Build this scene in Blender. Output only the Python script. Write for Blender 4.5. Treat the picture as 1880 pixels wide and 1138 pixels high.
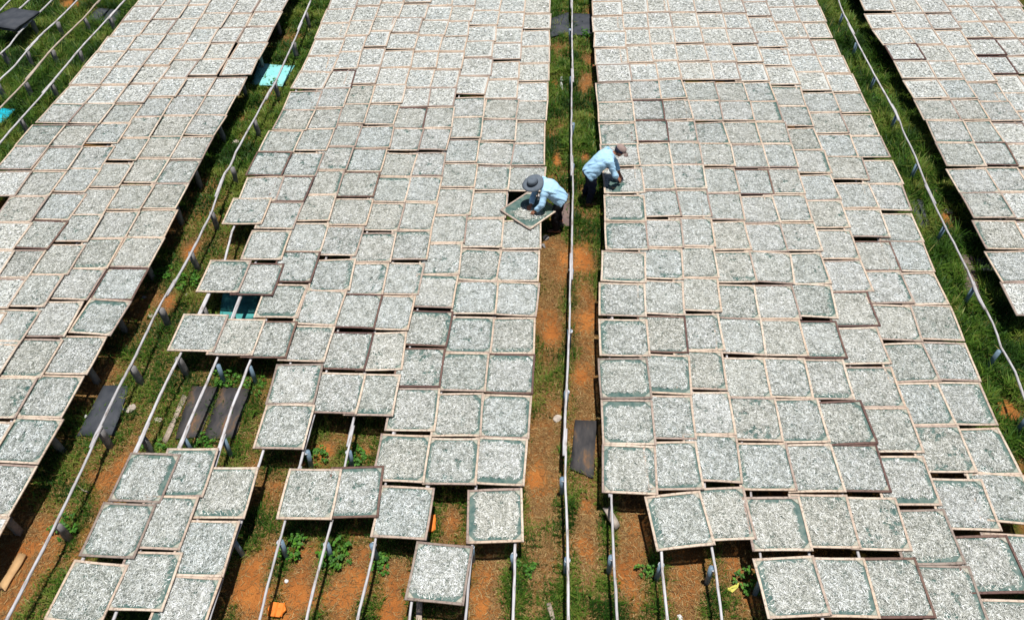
import bpy, bmesh, math, random
import numpy as np
from mathutils import Vector, Matrix, Euler

for o in list(bpy.data.objects):
    bpy.data.objects.remove(o)
scene = bpy.context.scene
COL = scene.collection
rad = math.radians

# ------------------------------------------------------------------ camera
TRAY_Z = 0.55                       # height of the tray tops above the ground
CAM_Z = TRAY_Z + 9.6
FPX, VPX, VPY = 1417.0, 1071.0, -994.0    # focal length and vanishing point of the rails, in photo pixels
_d = np.array([VPX - 940, 569 - VPY, FPX]); AY = _d / np.linalg.norm(_d)
AZ = np.array([0, FPX, -(569 - VPY)]); AZ = AZ / np.linalg.norm(AZ)
AX = np.cross(AY, AZ)
if AX[0] < 0: AX = -AX
RW = np.stack([AX, AY, AZ])         # camera (right, up, forward) -> world
CPOS = np.array([0, 0, CAM_Z])

def un(x, y, z=TRAY_Z):
    """photo pixel -> world point on the horizontal plane at height z"""
    d = RW @ np.array([x - 940, 569 - y, FPX]); t = (z - CPOS[2]) / d[2]
    return CPOS + d * t

def pr(p):
    c = RW.T @ (np.array(p) - CPOS)
    return 940 + FPX * c[0] / c[2], 569 - FPX * c[1] / c[2]

cam = bpy.data.cameras.new('camera'); camo = bpy.data.objects.new('camera', cam); COL.objects.link(camo)
cam.sensor_width = 36; cam.lens = 36 * FPX / 1880; cam.clip_end = 2000; cam.clip_start = 0.1
M = Matrix.Identity(4)
for i in range(3):
    M[i][0] = RW[i][0]; M[i][1] = RW[i][1]; M[i][2] = -RW[i][2]; M[i][3] = CPOS[i]
camo.matrix_world = M
scene.camera = camo
scene.cycles.diffuse_bounces = 1; scene.cycles.max_bounces = 8; scene.cycles.transparent_max_bounces = 8

# ------------------------------------------------------------------ sky, sun, exposure
SUN_EL, SUN_AZ = 86.5, 80.0         # degrees; azimuth measured from +Y towards +X
world = bpy.data.worlds.new('World'); scene.world = world; world.use_nodes = True
wn = world.node_tree; wn.nodes.clear()
sky = wn.nodes.new('ShaderNodeTexSky'); sky.sky_type = 'NISHITA'; sky.sun_disc = False
sky.sun_elevation = rad(SUN_EL); sky.sun_rotation = rad(SUN_AZ)
bg = wn.nodes.new('ShaderNodeBackground'); bg.inputs[1].default_value = 0.05
wo = wn.nodes.new('ShaderNodeOutputWorld')
wn.links.new(sky.outputs[0], bg.inputs[0]); wn.links.new(bg.outputs[0], wo.inputs[0])
sl = bpy.data.lights.new('sun', 'SUN'); sl.energy = 4.8; sl.angle = rad(0.5); sl.color = (1.0, 0.98, 0.945)
so = bpy.data.objects.new('sun', sl); COL.objects.link(so)
sd = Vector((math.cos(rad(SUN_EL)) * math.sin(rad(SUN_AZ)), math.cos(rad(SUN_EL)) * math.cos(rad(SUN_AZ)), math.sin(rad(SUN_EL))))
so.rotation_euler = sd.to_track_quat('Z', 'Y').to_euler(); so.location = sd * 60
vs = scene.view_settings
vs.view_transform = 'Standard'; vs.look = 'None'; vs.exposure = 0.0; vs.gamma = 1.0; vs.use_curve_mapping = False

random.seed(7); RNG = np.random.default_rng(7)

# ------------------------------------------------------------------ materials
def nodes_of(name):
    m = bpy.data.materials.new(name); m.use_nodes = True
    nt = m.node_tree; nt.nodes.clear()
    out = nt.nodes.new('ShaderNodeOutputMaterial'); b = nt.nodes.new('ShaderNodeBsdfPrincipled')
    nt.links.new(b.outputs[0], out.inputs[0])
    return m, nt, b, out

def N(nt, t, **kw):
    n = nt.nodes.new(t)
    for k, v in kw.items(): setattr(n, k, v)
    return n

def ramp(nt, fac, stops, interp='LINEAR'):
    r = N(nt, 'ShaderNodeValToRGB'); r.color_ramp.interpolation = interp
    el = r.color_ramp.elements
    while len(el) < len(stops): el.new(0.5)
    for e, (p, c) in zip(el, stops): e.position = p; e.color = (*c, 1)
    nt.links.new(fac, r.inputs[0]); return r.outputs[0]

def noise(nt, scale, detail=3, rough=0.6, coord='Object', vec=None, stretch=None):
    t = N(nt, 'ShaderNodeTexNoise'); t.inputs['Scale'].default_value = scale
    t.inputs['Detail'].default_value = detail; t.inputs['Roughness'].default_value = rough
    if vec is None:
        c = N(nt, 'ShaderNodeTexCoord'); vec = c.outputs[coord]
    if stretch:
        mp = N(nt, 'ShaderNodeMapping'); mp.inputs['Scale'].default_value = stretch
        nt.links.new(vec, mp.inputs[0]); vec = mp.outputs[0]
    nt.links.new(vec, t.inputs['Vector']); return t.outputs[0]

def mix(nt, fac, a, b, mode='MIX'):
    m = N(nt, 'ShaderNodeMix', data_type='RGBA', blend_type=mode)
    for sock, v in ((m.inputs[0], fac), (m.inputs[6], a), (m.inputs[7], b)):
        if isinstance(v, (int, float)): sock.default_value = v
        elif isinstance(v, tuple): sock.default_value = (*v, 1)
        else: nt.links.new(v, sock)
    return m.outputs[2]

def bump(nt, b, h, strength=0.3, dist=0.01):
    bp = N(nt, 'ShaderNodeBump'); bp.inputs['Strength'].default_value = strength; bp.inputs['Distance'].default_value = dist
    nt.links.new(h, bp.inputs['Height']); nt.links.new(bp.outputs[0], b.inputs['Normal'])

def wood_mat(name, stops, rough=0.75, attr=False):
    m, nt, b, _ = nodes_of(name)
    if attr:
        a = N(nt, 'ShaderNodeAttribute', attribute_name='tone'); f = a.outputs['Fac']
    else:
        oi = N(nt, 'ShaderNodeObjectInfo'); f = oi.outputs['Random']
    c = ramp(nt, f, stops)
    gz = noise(nt, 28, 4, 0.65, stretch=(1, 1, 1))
    g2 = ramp(nt, gz, [(0.34, (0.5, 0.47, 0.45)), (0.5, (1, 1, 1)), (0.75, (1.0, 0.97, 0.92))])
    nt.links.new(mix(nt, 1.0, c, g2, 'MULTIPLY'), b.inputs['Base Color'])
    b.inputs['Roughness'].default_value = rough
    bump(nt, b, noise(nt, 60, 3), 0.4, 0.004)
    return m

PALE = [(0.0, (0.66, 0.50, 0.37)), (0.35, (0.76, 0.62, 0.49)), (0.7, (0.62, 0.48, 0.37)), (0.88, (0.47, 0.365, 0.30)), (1.0, (0.36, 0.26, 0.215))]
BROWN = [(0.0, (0.13, 0.068, 0.058)), (0.5, (0.17, 0.095, 0.075)), (1.0, (0.22, 0.135, 0.10))]
M_PALE = wood_mat('pale_tray_wood', PALE)
M_BROWN = wood_mat('brown_tray_wood', BROWN)
M_GREYW = wood_mat('grey_tray_wood', [(0, (0.30, 0.225, 0.185)), (1, (0.36, 0.29, 0.24))])
M_PALE_F = wood_mat('pale_tray_wood_far', PALE, attr=True)
M_BROWN_F = wood_mat('brown_tray_wood_far', BROWN, attr=True)
M_BRACE = wood_mat('corner_brace_wood', [(0, (0.56, 0.52, 0.42)), (0.5, (0.46, 0.47, 0.38)), (1, (0.36, 0.42, 0.35))])

def net_mat():
    m, nt, b, out = nodes_of('green_netting')
    n1 = noise(nt, 9, 3)
    c = ramp(nt, n1, [(0.32, (0.028, 0.095, 0.085)), (0.5, (0.10, 0.175, 0.15)), (0.7, (0.20, 0.25, 0.21))])  # dark teal end of the mottling is shade painted into the net colour
    nt.links.new(c, b.inputs['Base Color']); b.inputs['Roughness'].default_value = 0.6
    tr = N(nt, 'ShaderNodeBsdfTransparent'); mx = N(nt, 'ShaderNodeMixShader'); mx.inputs[0].default_value = 0.84
    nt.links.new(tr.outputs[0], mx.inputs[1]); nt.links.new(b.outputs[0], mx.inputs[2]); nt.links.new(mx.outputs[0], out.inputs[0])
    return m
M_NET = net_mat()

def fish_mat(name, use_random):
    m, nt, b, out = nodes_of(name)
    a = N(nt, 'ShaderNodeAttribute', attribute_name='shade')
    c = ramp(nt, a.outputs['Fac'], [(0.0, (0.13, 0.155, 0.14)), (0.14, (0.31, 0.325, 0.285)), (0.4, (0.555, 0.56, 0.51)),
                                   (0.68, (0.78, 0.79, 0.755)), (0.9, (0.95, 0.975, 0.97))])
    if use_random:
        oi = N(nt, 'ShaderNodeObjectInfo'); f = oi.outputs['Random']
    else:
        t = N(nt, 'ShaderNodeAttribute', attribute_name='tone'); f = t.outputs['Fac']
    tint = ramp(nt, f, [(0.0, (1.0, 0.99, 0.96)), (0.2, (0.93, 0.965, 0.965)), (0.4, (0.97, 0.945, 0.88)), (0.6, (0.89, 0.91, 0.88)), (0.8, (1.0, 1.0, 0.99)), (1.0, (0.94, 0.925, 0.87))])
    nt.links.new(mix(nt, 1.0, c, tint, 'MULTIPLY'), b.inputs['Base Color'])
    b.inputs['Roughness'].default_value = 0.36; b.inputs['Specular IOR Level'].default_value = 0.6
    return m
M_FISH = fish_mat('dried_fish', True)
M_FISH_F = fish_mat('dried_fish_far', False)
def bed_mat():
    # fish lying too far off to tell apart, with netting showing through here and there
    m, nt, b, _ = nodes_of('fish_bed_far')
    a = ramp(nt, noise(nt, 55, 3, 0.7), [(0.34, (0.25, 0.265, 0.24)), (0.46, (0.53, 0.535, 0.49)), (0.62, (0.745, 0.755, 0.72))])
    k = ramp(nt, noise(nt, 9, 4, 0.65), [(0.63, (0, 0, 0)), (0.70, (1, 1, 1))])
    nt.links.new(mix(nt, k, a, (0.10, 0.16, 0.14)), b.inputs['Base Color']); b.inputs['Roughness'].default_value = 0.6
    return m
M_BED = bed_mat()

def simple(name, stops, scale=6, rough=0.8, spec=0.3, bumpk=0.3, bscale=40, detail=5, rnd=False, stretch=None):
    m, nt, b, _ = nodes_of(name)
    c = ramp(nt, noise(nt, scale, detail, 0.65, stretch=stretch), stops)
    if rnd:
        oi = N(nt, 'ShaderNodeObjectInfo')
        c = mix(nt, 1.0, c, ramp(nt, oi.outputs['Random'], [(0, (0.8, 0.8, 0.8)), (1, (1.1, 1.1, 1.1))]), 'MULTIPLY')
    nt.links.new(c, b.inputs['Base Color']); b.inputs['Roughness'].default_value = rough
    b.inputs['Specular IOR Level'].default_value = spec
    if bumpk: bump(nt, b, noise(nt, bscale, 4), bumpk, 0.01)
    return m

M_POLE = simple('whitewashed_pole', [(0.36, (0.30, 0.24, 0.21)), (0.45, (0.52, 0.49, 0.48)), (0.62, (0.64, 0.62, 0.63))], 16, 0.6, rnd=True, stretch=(2.5, .35, 2.5))
M_BAMBOO = simple('weathered_pole', [(0.3, (0.36, 0.27, 0.2)), (0.6, (0.5, 0.42, 0.34))], 7, 0.7, rnd=True)
M_PIPE = simple('blue_grey_pipe', [(0.3, (0.14, 0.22, 0.29)), (0.7, (0.26, 0.36, 0.44))], 9, 0.5, 0.4)
M_CONC = simple('grey_post', [(0.3, (0.13, 0.12, 0.115)), (0.5, (0.25, 0.235, 0.225)), (0.7, (0.36, 0.34, 0.32))], 12, 0.9)
M_TIE = simple('white_tie', [(0.3, (0.6, 0.6, 0.62)), (0.7, (0.8, 0.8, 0.82))], 20, 0.6)
M_MAT = simple('black_board', [(0.36, (0.03, 0.029, 0.032)), (0.54, (0.065, 0.058, 0.056)), (0.63, (0.14, 0.085, 0.05)), (0.74, (0.34, 0.15, 0.07))], 2.6, 0.75, stretch=(1.6, .7, 1))
M_MAT2 = simple('charcoal_board', [(0.35, (0.035, 0.04, 0.05)), (0.6, (0.065, 0.07, 0.08)), (0.8, (0.11, 0.10, 0.10))], 3, 0.7)
M_MATB = simple('brown_board', [(0.35, (0.13, 0.09, 0.085)), (0.6, (0.2, 0.14, 0.12)), (0.8, (0.26, 0.17, 0.12))], 4, 0.85)
M_CYAN = simple('turquoise_sheet', [(0.3, (0.20, 0.62, 0.60)), (0.6, (0.32, 0.72, 0.69)), (0.8, (0.42, 0.78, 0.74))], 3, 0.5)
M_BLUE = simple('bright_blue_sheet', [(0.3, (0.0, 0.42, 0.58)), (0.7, (0.02, 0.55, 0.68))], 3, 0.5)
M_TEAL = simple('teal_sheet', [(0.3, (0.03, 0.23, 0.215)), (0.7, (0.10, 0.42, 0.39))], 6, 0.5)
M_PLANK = simple('old_plank', [(0.3, (0.33, 0.25, 0.2)), (0.6, (0.48, 0.38, 0.3)), (0.8, (0.58, 0.47, 0.38))], 9, 0.85, rnd=True)
M_PLANKO = simple('fresh_plank', [(0.3, (0.48, 0.27, 0.12)), (0.7, (0.66, 0.42, 0.2))], 9, 0.8)
M_STONE = simple('field_stone', [(0.3, (0.36, 0.29, 0.24)), (0.6, (0.54, 0.46, 0.38)), (0.8, (0.62, 0.54, 0.46))], 14, 0.9)
M_WHITEST = simple('chalky_stone', [(0.3, (0.6, 0.58, 0.55)), (0.7, (0.8, 0.78, 0.76))], 14, 0.9)
M_BRICK = simple('broken_brick', [(0.3, (0.42, 0.14, 0.07)), (0.7, (0.58, 0.24, 0.12))], 20, 0.9)
M_TILE = simple('orange_tile', [(0.3, (0.75, 0.17, 0.015)), (0.7, (0.88, 0.25, 0.03))], 14, 0.6)
M_YLEAF = simple('yellow_leaf', [(0.3, (0.55, 0.5, 0.06)), (0.7, (0.62, 0.58, 0.12))], 14, 0.6)
M_SHIRT = simple('pale_blue_shirt', [(0.35, (0.41, 0.67, 0.90)), (0.65, (0.50, 0.76, 0.95))], 9, 0.85, 0.15, 0.5, 16)
M_TROUS = simple('navy_trousers', [(0.35, (0.018, 0.022, 0.045)), (0.65, (0.035, 0.04, 0.07))], 9, 0.9, 0.15)
M_TROUS2 = simple('black_trousers', [(0.35, (0.012, 0.012, 0.014)), (0.65, (0.025, 0.024, 0.026))], 9, 0.9, 0.15)
M_HAT = simple('grey_felt', [(0.35, (0.125, 0.15, 0.18)), (0.65, (0.16, 0.185, 0.215))], 14, 0.95, 0.1)
M_BAND = simple('dark_band', [(0.35, (0.03, 0.035, 0.045)), (0.65, (0.05, 0.055, 0.065))], 14, 0.9, 0.1)
M_CAP = simple('brown_cap', [(0.35, (0.31, 0.22, 0.195)), (0.65, (0.38, 0.285, 0.25))], 14, 0.95, 0.1)
M_CAPD = simple('dark_cap_side', [(0.35, (0.025, 0.028, 0.05)), (0.65, (0.04, 0.04, 0.06))], 14, 0.95, 0.1)
M_SKIN = simple('tanned_skin', [(0.35, (0.27, 0.115, 0.065)), (0.65, (0.34, 0.15, 0.09))], 14, 0.6, 0.3, 0.1)
M_HAIR = simple('dark_hair', [(0.35, (0.012, 0.01, 0.01)), (0.65, (0.03, 0.025, 0.024))], 30, 0.7)
M_EYE = simple('eye', [(0.35, (0.03, 0.02, 0.02)), (0.65, (0.05, 0.03, 0.03))], 30, 0.3)
M_FOOT = simple('bare_foot', [(0.35, (0.22, 0.10, 0.06)), (0.65, (0.30, 0.14, 0.085))], 14, 0.7)

def attr_leaf(name, stops, rough=0.55, trans=0.25):
    m, nt, b, out = nodes_of(name)
    a = N(nt, 'ShaderNodeAttribute', attribute_name='shade')
    c = ramp(nt, a.outputs['Fac'], stops); nt.links.new(c, b.inputs['Base Color'])
    b.inputs['Roughness'].default_value = rough; b.inputs['Specular IOR Level'].default_value = 0.3
    if trans:
        t = N(nt, 'ShaderNodeBsdfTranslucent'); nt.links.new(c, t.inputs[0])
        mx = N(nt, 'ShaderNodeMixShader'); mx.inputs[0].default_value = trans
        nt.links.new(b.outputs[0], mx.inputs[1]); nt.links.new(t.outputs[0], mx.inputs[2]); nt.links.new(mx.outputs[0], out.inputs[0])
    return m
M_GRASS = attr_leaf('grass_blades', [(0.0, (0.022, 0.065, 0.006)), (0.4, (0.06, 0.15, 0.012)), (0.72, (0.16, 0.26, 0.03)), (0.9, (0.27, 0.29, 0.06)), (1.0, (0.38, 0.30, 0.10))])
M_STRAW = attr_leaf('dry_straw', [(0.0, (0.13, 0.06, 0.018)), (0.5, (0.27, 0.145, 0.045)), (0.8, (0.42, 0.27, 0.10)), (1.0, (0.55, 0.40, 0.18))], 0.7, 0)
M_WEED = attr_leaf('weed_leaves', [(0.0, (0.025, 0.09, 0.008)), (0.6, (0.06, 0.19, 0.014)), (1.0, (0.13, 0.31, 0.025))])

def ground_mat():
    m, nt, b, _ = nodes_of('soil')
    a = N(nt, 'ShaderNodeAttribute', attribute_name='green'); d = N(nt, 'ShaderNodeAttribute', attribute_name='dry')
    s1 = noise(nt, 1.3, 6, 0.65); s2 = noise(nt, 22, 5, 0.7); s3 = noise(nt, 90, 3, 0.7)
    soil = ramp(nt, s1, [(0.3, (0.22, 0.076, 0.021)), (0.5, (0.41, 0.145, 0.036)), (0.68, (0.53, 0.20, 0.048))])
    dry = ramp(nt, s2, [(0.34, (0.07, 0.040, 0.015)), (0.5, (0.19, 0.10, 0.038)), (0.66, (0.33, 0.19, 0.075))])
    gr = ramp(nt, s2, [(0.32, (0.02, 0.036, 0.008)), (0.6, (0.05, 0.085, 0.014)), (0.8, (0.10, 0.11, 0.03))])
    c = mix(nt, d.outputs['Fac'], soil, dry); c = mix(nt, a.outputs['Fac'], c, gr)
    sp = ramp(nt, s3, [(0.34, (0.45, 0.43, 0.4)), (0.5, (1, 1, 1)), (0.72, (1.18, 1.15, 1.1))])
    nt.links.new(mix(nt, 1.0, c, sp, 'MULTIPLY'), b.inputs['Base Color'])
    b.inputs['Roughness'].default_value = 0.95; b.inputs['Specular IOR Level'].default_value = 0.1
    bump(nt, b, s2, 0.7, 0.03)
    return m
M_SOIL = ground_mat()

# ------------------------------------------------------------------ mesh helpers
def mesh_np(name, V, Fc, mats, attrs=None, fmat=None, smooth=False):
    """V (n,3); Fc: list of equal-size face index arrays (m,k)"""
    me = bpy.data.meshes.new(name)
    V = np.asarray(V, dtype=np.float32); Fc = [np.asarray(f, dtype=np.int32) for f in Fc if len(f)]
    nl = sum(f.size for f in Fc); nf = sum(len(f) for f in Fc)
    me.vertices.add(len(V)); me.vertices.foreach_set('co', V.ravel())
    me.loops.add(nl); me.loops.foreach_set('vertex_index', np.concatenate([f.ravel() for f in Fc]))
    tot = np.concatenate([np.full(len(f), f.shape[1], dtype=np.int32) for f in Fc])
    st = np.concatenate([[0], np.cumsum(tot)[:-1]]).astype(np.int32)
    me.polygons.add(nf); me.polygons.foreach_set('loop_start', st); me.polygons.foreach_set('loop_total', tot)
    if fmat is not None: me.polygons.foreach_set('material_index', np.asarray(fmat, dtype=np.int32))
    if smooth: me.polygons.foreach_set('use_smooth', np.ones(nf, dtype=bool))
    for mm in mats: me.materials.append(mm)
    if attrs:
        for k, v in attrs.items():
            at = me.attributes.new(k, 'FLOAT', 'POINT'); at.data.foreach_set('value', np.asarray(v, dtype=np.float32))
    me.update(calc_edges=True); me.validate()
    return me

def link(name, me, parent=None, loc=None):
    o = bpy.data.objects.new(name, me); COL.objects.link(o)
    if parent: o.parent = parent
    if loc is not None: o.location = loc
    return o

def tag(o, label=None, cat=None, group=None, kind=None):
    if label: o['label'] = label
    if cat: o['category'] = cat
    if group: o['group'] = group
    if kind: o['kind'] = kind
    return o

def empty(name, loc=(0, 0, 0), rot=(0, 0, 0)):
    o = bpy.data.objects.new(name, None); COL.objects.link(o)
    o.location = loc; o.rotation_euler = rot; o.empty_display_size = 0.2
    return o

BOXF = np.array([[0, 3, 2, 1], [4, 5, 6, 7], [0, 1, 5, 4], [1, 2, 6, 5], [2, 3, 7, 6], [3, 0, 4, 7]])
def boxv(x0, x1, y0, y1, z0, z1):
    return np.array([[x0, y0, z0], [x1, y0, z0], [x1, y1, z0], [x0, y1, z0], [x0, y0, z1], [x1, y0, z1], [x1, y1, z1], [x0, y1, z1]], float)

def tube(path, radii, n=8, cap=True):
    """swept tube -> V, list of quads/tris"""
    P = np.asarray(path, float); r = np.broadcast_to(radii, (len(P),))
    T = np.gradient(P, axis=0); T /= np.linalg.norm(T, axis=1)[:, None] + 1e-9
    ref = np.array([0, 0, 1.0]) if abs(T[0][2]) < 0.9 else np.array([1.0, 0, 0])
    V = []
    for p, t, rr in zip(P, T, r):
        a = np.cross(t, ref); a /= np.linalg.norm(a) + 1e-9; b = np.cross(a, t)
        th = np.linspace(0, 2 * np.pi, n, endpoint=False)
        V.append(p + rr * (np.cos(th)[:, None] * a + np.sin(th)[:, None] * b))
    V = np.concatenate(V); Q = []
    m = len(P)
    for i in range(m - 1):
        for k in range(n):
            k2 = (k + 1) % n
            Q.append([i * n + k, i * n + k2, (i + 1) * n + k2, (i + 1) * n + k])
    Fs = [np.array(Q)]
    if cap: Fs.append(np.array([list(range(n))[::-1], [(m - 1) * n + k for k in range(n)]]))
    return V, Fs

def vnoise(x, y, seed=0):
    """smooth value noise on a unit lattice, vectorised, 0..1"""
    x = np.asarray(x, float); y = np.asarray(y, float)
    xi = np.floor(x).astype(np.int64); yi = np.floor(y).astype(np.int64)
    fx = x - xi; fy = y - yi; fx = fx * fx * (3 - 2 * fx); fy = fy * fy * (3 - 2 * fy)
    def h(a, b):
        n = (a * 374761393 + b * 668265263 + seed * 982451653) & 0xFFFFFFFF
        n = ((n ^ (n >> 13)) * 1274126177) & 0xFFFFFFFF
        return ((n ^ (n >> 16)) & 0xFFFF) / 65535.0
    return (h(xi, yi) * (1 - fx) + h(xi + 1, yi) * fx) * (1 - fy) + (h(xi, yi + 1) * (1 - fx) + h(xi + 1, yi + 1) * fx) * fy

def fbm(x, y, seed=0, o=4):
    s = 0; a = 0.5; t = 0
    for i in range(o):
        s = s + a * vnoise(x * 2 ** i, y * 2 ** i, seed + i); t += a; a *= 0.55
    return s / t

# ------------------------------------------------------------------ ground
def sstep(a, b, x):
    t = np.clip((x - a) / (b - a), 0, 1); return t * t * (3 - 2 * t)

RAILX = [-6.46, -5.82, -5.18, -4.61, -4.0, -3.37, -2.76, -2.13, -1.51, -0.83, -0.23, 0.42, 1.05, 1.68, 2.35]
def blob(x, y, cx, cy, rx, ry):
    return np.exp(-(((x - cx) / rx) ** 2 + ((y - cy) / ry) ** 2))

BARE = []     # (x, y, rx, ry) of bare orange soil, read off the photo
for px, py, rx, ry in [(1022, 292, .22, .45), (1075, 150, .25, .35), (1083, 112, .2, .3), (1015, 150, .2, .4), (1068, 470, .4, .55), (1030, 475, .4, .5), (1080, 590, .3, 1.0),
                       (1012, 600, .25, .5), (1070, 700, .35, .5), (1075, 290, .18, .3), (1085, 215, .15, .25), (545, 1080, .35, .7), (630, 1085, .35, .7), (720, 1060, .3, .4),
                       (720, 1120, .3, .3), (890, 1050, .25, .4), (880, 1110, .3, .4), (460, 1060, .3, .6), (985, 880, .22, .7), (1080, 990, .22, .7), (1150, 1050, .3, .7),
                       (1260, 1060, .3, .6), (665, 830, .2, .25), (590, 830, .2, .25), (215, 880, .3, .6), (60, 990, .4, .5), (825, 955, .2, .25), (1345, 1020, .2, .3),
                       (130, 10, .5, .5), (1735, 400, .3, .4), (1850, 755, .35, .35), (350, 460, .15, .3), (310, 560, .12, .3), (20, 1110, .3, .4), (470, 1110, .3, .4)]:
    w = un(px, py, 0); BARE.append((w[0], w[1], rx, ry))

def cover(x, y):
    """green and dry-straw cover of the ground at world x, y"""
    x = np.asarray(x, float); y = np.asarray(y, float)
    n = fbm(x * 1.1, y * 1.1, 3); n2 = fbm(x * 3.1, y * 3.1, 11)
    far = sstep(8.0, 13.5, y)
    g = 0.46 + 0.21 * far + (n - 0.5) * 1.25 + (n2 - 0.5) * 0.9
    leftgap = sstep(-7.6, -7.0, x) * (1 - sstep(-5.2, -4.6, x)); g = g + leftgap * 0.12
    g = g + 0.42 * sstep(6.0, 6.8, x) * (1 - sstep(9.5, 10, x)) * sstep(6.3, 7.6, y)
    g = g + 0.3 * (1 - sstep(-11.5, -10.0, x))
    mid = sstep(-0.4, -0.2, x) * (1 - sstep(1.0, 1.2, x))
    g = g - mid * 0.12 * (1 - sstep(10.2, 11.2, y)) * sstep(5.8, 7.0, y)
    for rx in RAILX:
        g = g + 0.5 * np.exp(-((x - rx - 0.04) / 0.16) ** 2) * (0.3 + 0.8 * n)
    bare = 0
    for bx, by, ax, ay in BARE: bare = np.maximum(bare, blob(x, y, bx, by, ax * .75, ay * .75))
    g = g - 0.95 * bare
    under = sstep(-11.4, -11.0, x) * (1 - sstep(-7.3, -7.0, x)) + sstep(1.2, 1.5, x) * (1 - sstep(6.0, 6.4, x)) + sstep(8.9, 9.3, x)
    under = under + sstep(-5.5, -5.1, x) * (1 - sstep(-0.5, -0.2, x)) * sstep(7.0, 8.0, y)
    g = g - 0.05 * np.clip(under, 0, 1) * sstep(5.2, 6.0, y)
    g = np.clip(g * 1.6 - 0.25, 0, 1)
    dry = np.clip(0.80 + (n2 - 0.5) * 1.5 - 0.9 * bare * (0.3 + n), 0, 1) * (1 - 0.6 * g)
    return g, dry

def axis_pts(a, b, step, far):
    inner = np.arange(a, b + step / 2, step); k = np.array([2, 6, 15, 40, 100, 250, 600.0])
    return np.concatenate([a - k[::-1], inner, b + k])
gx = axis_pts(-17, 10.5, 0.1, 600); gy = axis_pts(2.2, 24, 0.1, 600)
GX, GY = np.meshgrid(gx, gy)
def ground_h(x, y):
    return 0.05 * (fbm(np.asarray(x) * 0.9, np.asarray(y) * 0.9, 21) - 0.5) + 0.03 * (fbm(np.asarray(x) * 5, np.asarray(y) * 5, 31, 2) - 0.5)
inside = (GX > -18) & (GX < 11.5) & (GY > 1) & (GY < 25)
GZ = np.where(inside, ground_h(GX, GY), 0)
gg, dd = cover(GX.ravel(), GY.ravel())
nx, ny = len(gx), len(gy)
idx = np.arange(nx * ny).reshape(ny, nx)
Q = np.stack([idx[:-1, :-1].ravel(), idx[:-1, 1:].ravel(), idx[1:, 1:].ravel(), idx[1:, :-1].ravel()], 1)
me = mesh_np('ground', np.stack([GX.ravel(), GY.ravel(), GZ.ravel()], 1), [Q], [M_SOIL], {'green': gg, 'dry': dd}, smooth=True)
tag(link('ground', me), kind='structure')

# ------------------------------------------------------------------ tray layout, read off the photo
def Z(ox, oy, pts): return [(ox + a / 3.994, oy + b / 3.994) for a, b in pts]
T5, T2, T0 = 570, 285, 0
COLS = {}      # near right corner of every tray, photo pixels, front to back
COLS['far left block'] = [
    [(27.5, 360), (57.6, 312), (90, 269), (125, 228), (154, 193), (184, 156.5), (208, 124), (231.6, 96), (255, 67), (276.7, 39.6), (296.7, 11)],
    [(-40, 574), (-7, 516), (24, 460), (57.6, 409), (90, 361), (125, 314), (151.5, 270), (182.8, 229), (210, 191.5), (236.6, 156.5), (260.4, 122.7), (285.4, 92.6), (305.5, 64), (328, 36), (344, 11)],
    [(-30, 640), (15, 567), (49, 515), (89, 459), (126, 405), (156.5, 354), (185, 311), (216.6, 264), (236.6, 229), (265, 190), (289, 154), (310.5, 121), (334, 90), (350.5, 62), (369, 35), (382, 9.5)],
    [(-45, 775), (-3, 694), (34, 636), (82.6, 565), (125, 505), (161.5, 445), (189, 396), (218, 345), (250, 295), (275, 254), (298, 215), (323, 179), (341.8, 144), (370.5, 110.7), (385.6, 80), (405.6, 52.6), (424, 24.5)],
    [(-25, 858), (29, 768), (75, 694), (119, 619), (160, 551.6), (198, 494), (230, 437.7), (258, 387.6), (285.4, 336), (313, 291), (334, 251.6), (358, 213), (378, 176.5), (398, 140), (415.6, 110), (434, 79), (450.7, 51), (463, 25)],
    [(-35, 1048), (17.5, 949), (71, 853), (114, 769), (160, 687.7), (204, 617.6), (243, 551.6), (274, 493), (301.7, 437), (323, 385), (348, 338), (372, 294), (393, 250), (415.6, 213), (438, 176.5), (462, 138), (476, 109), (491, 79), (505, 49), (517.6, 22.5)]]
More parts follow.
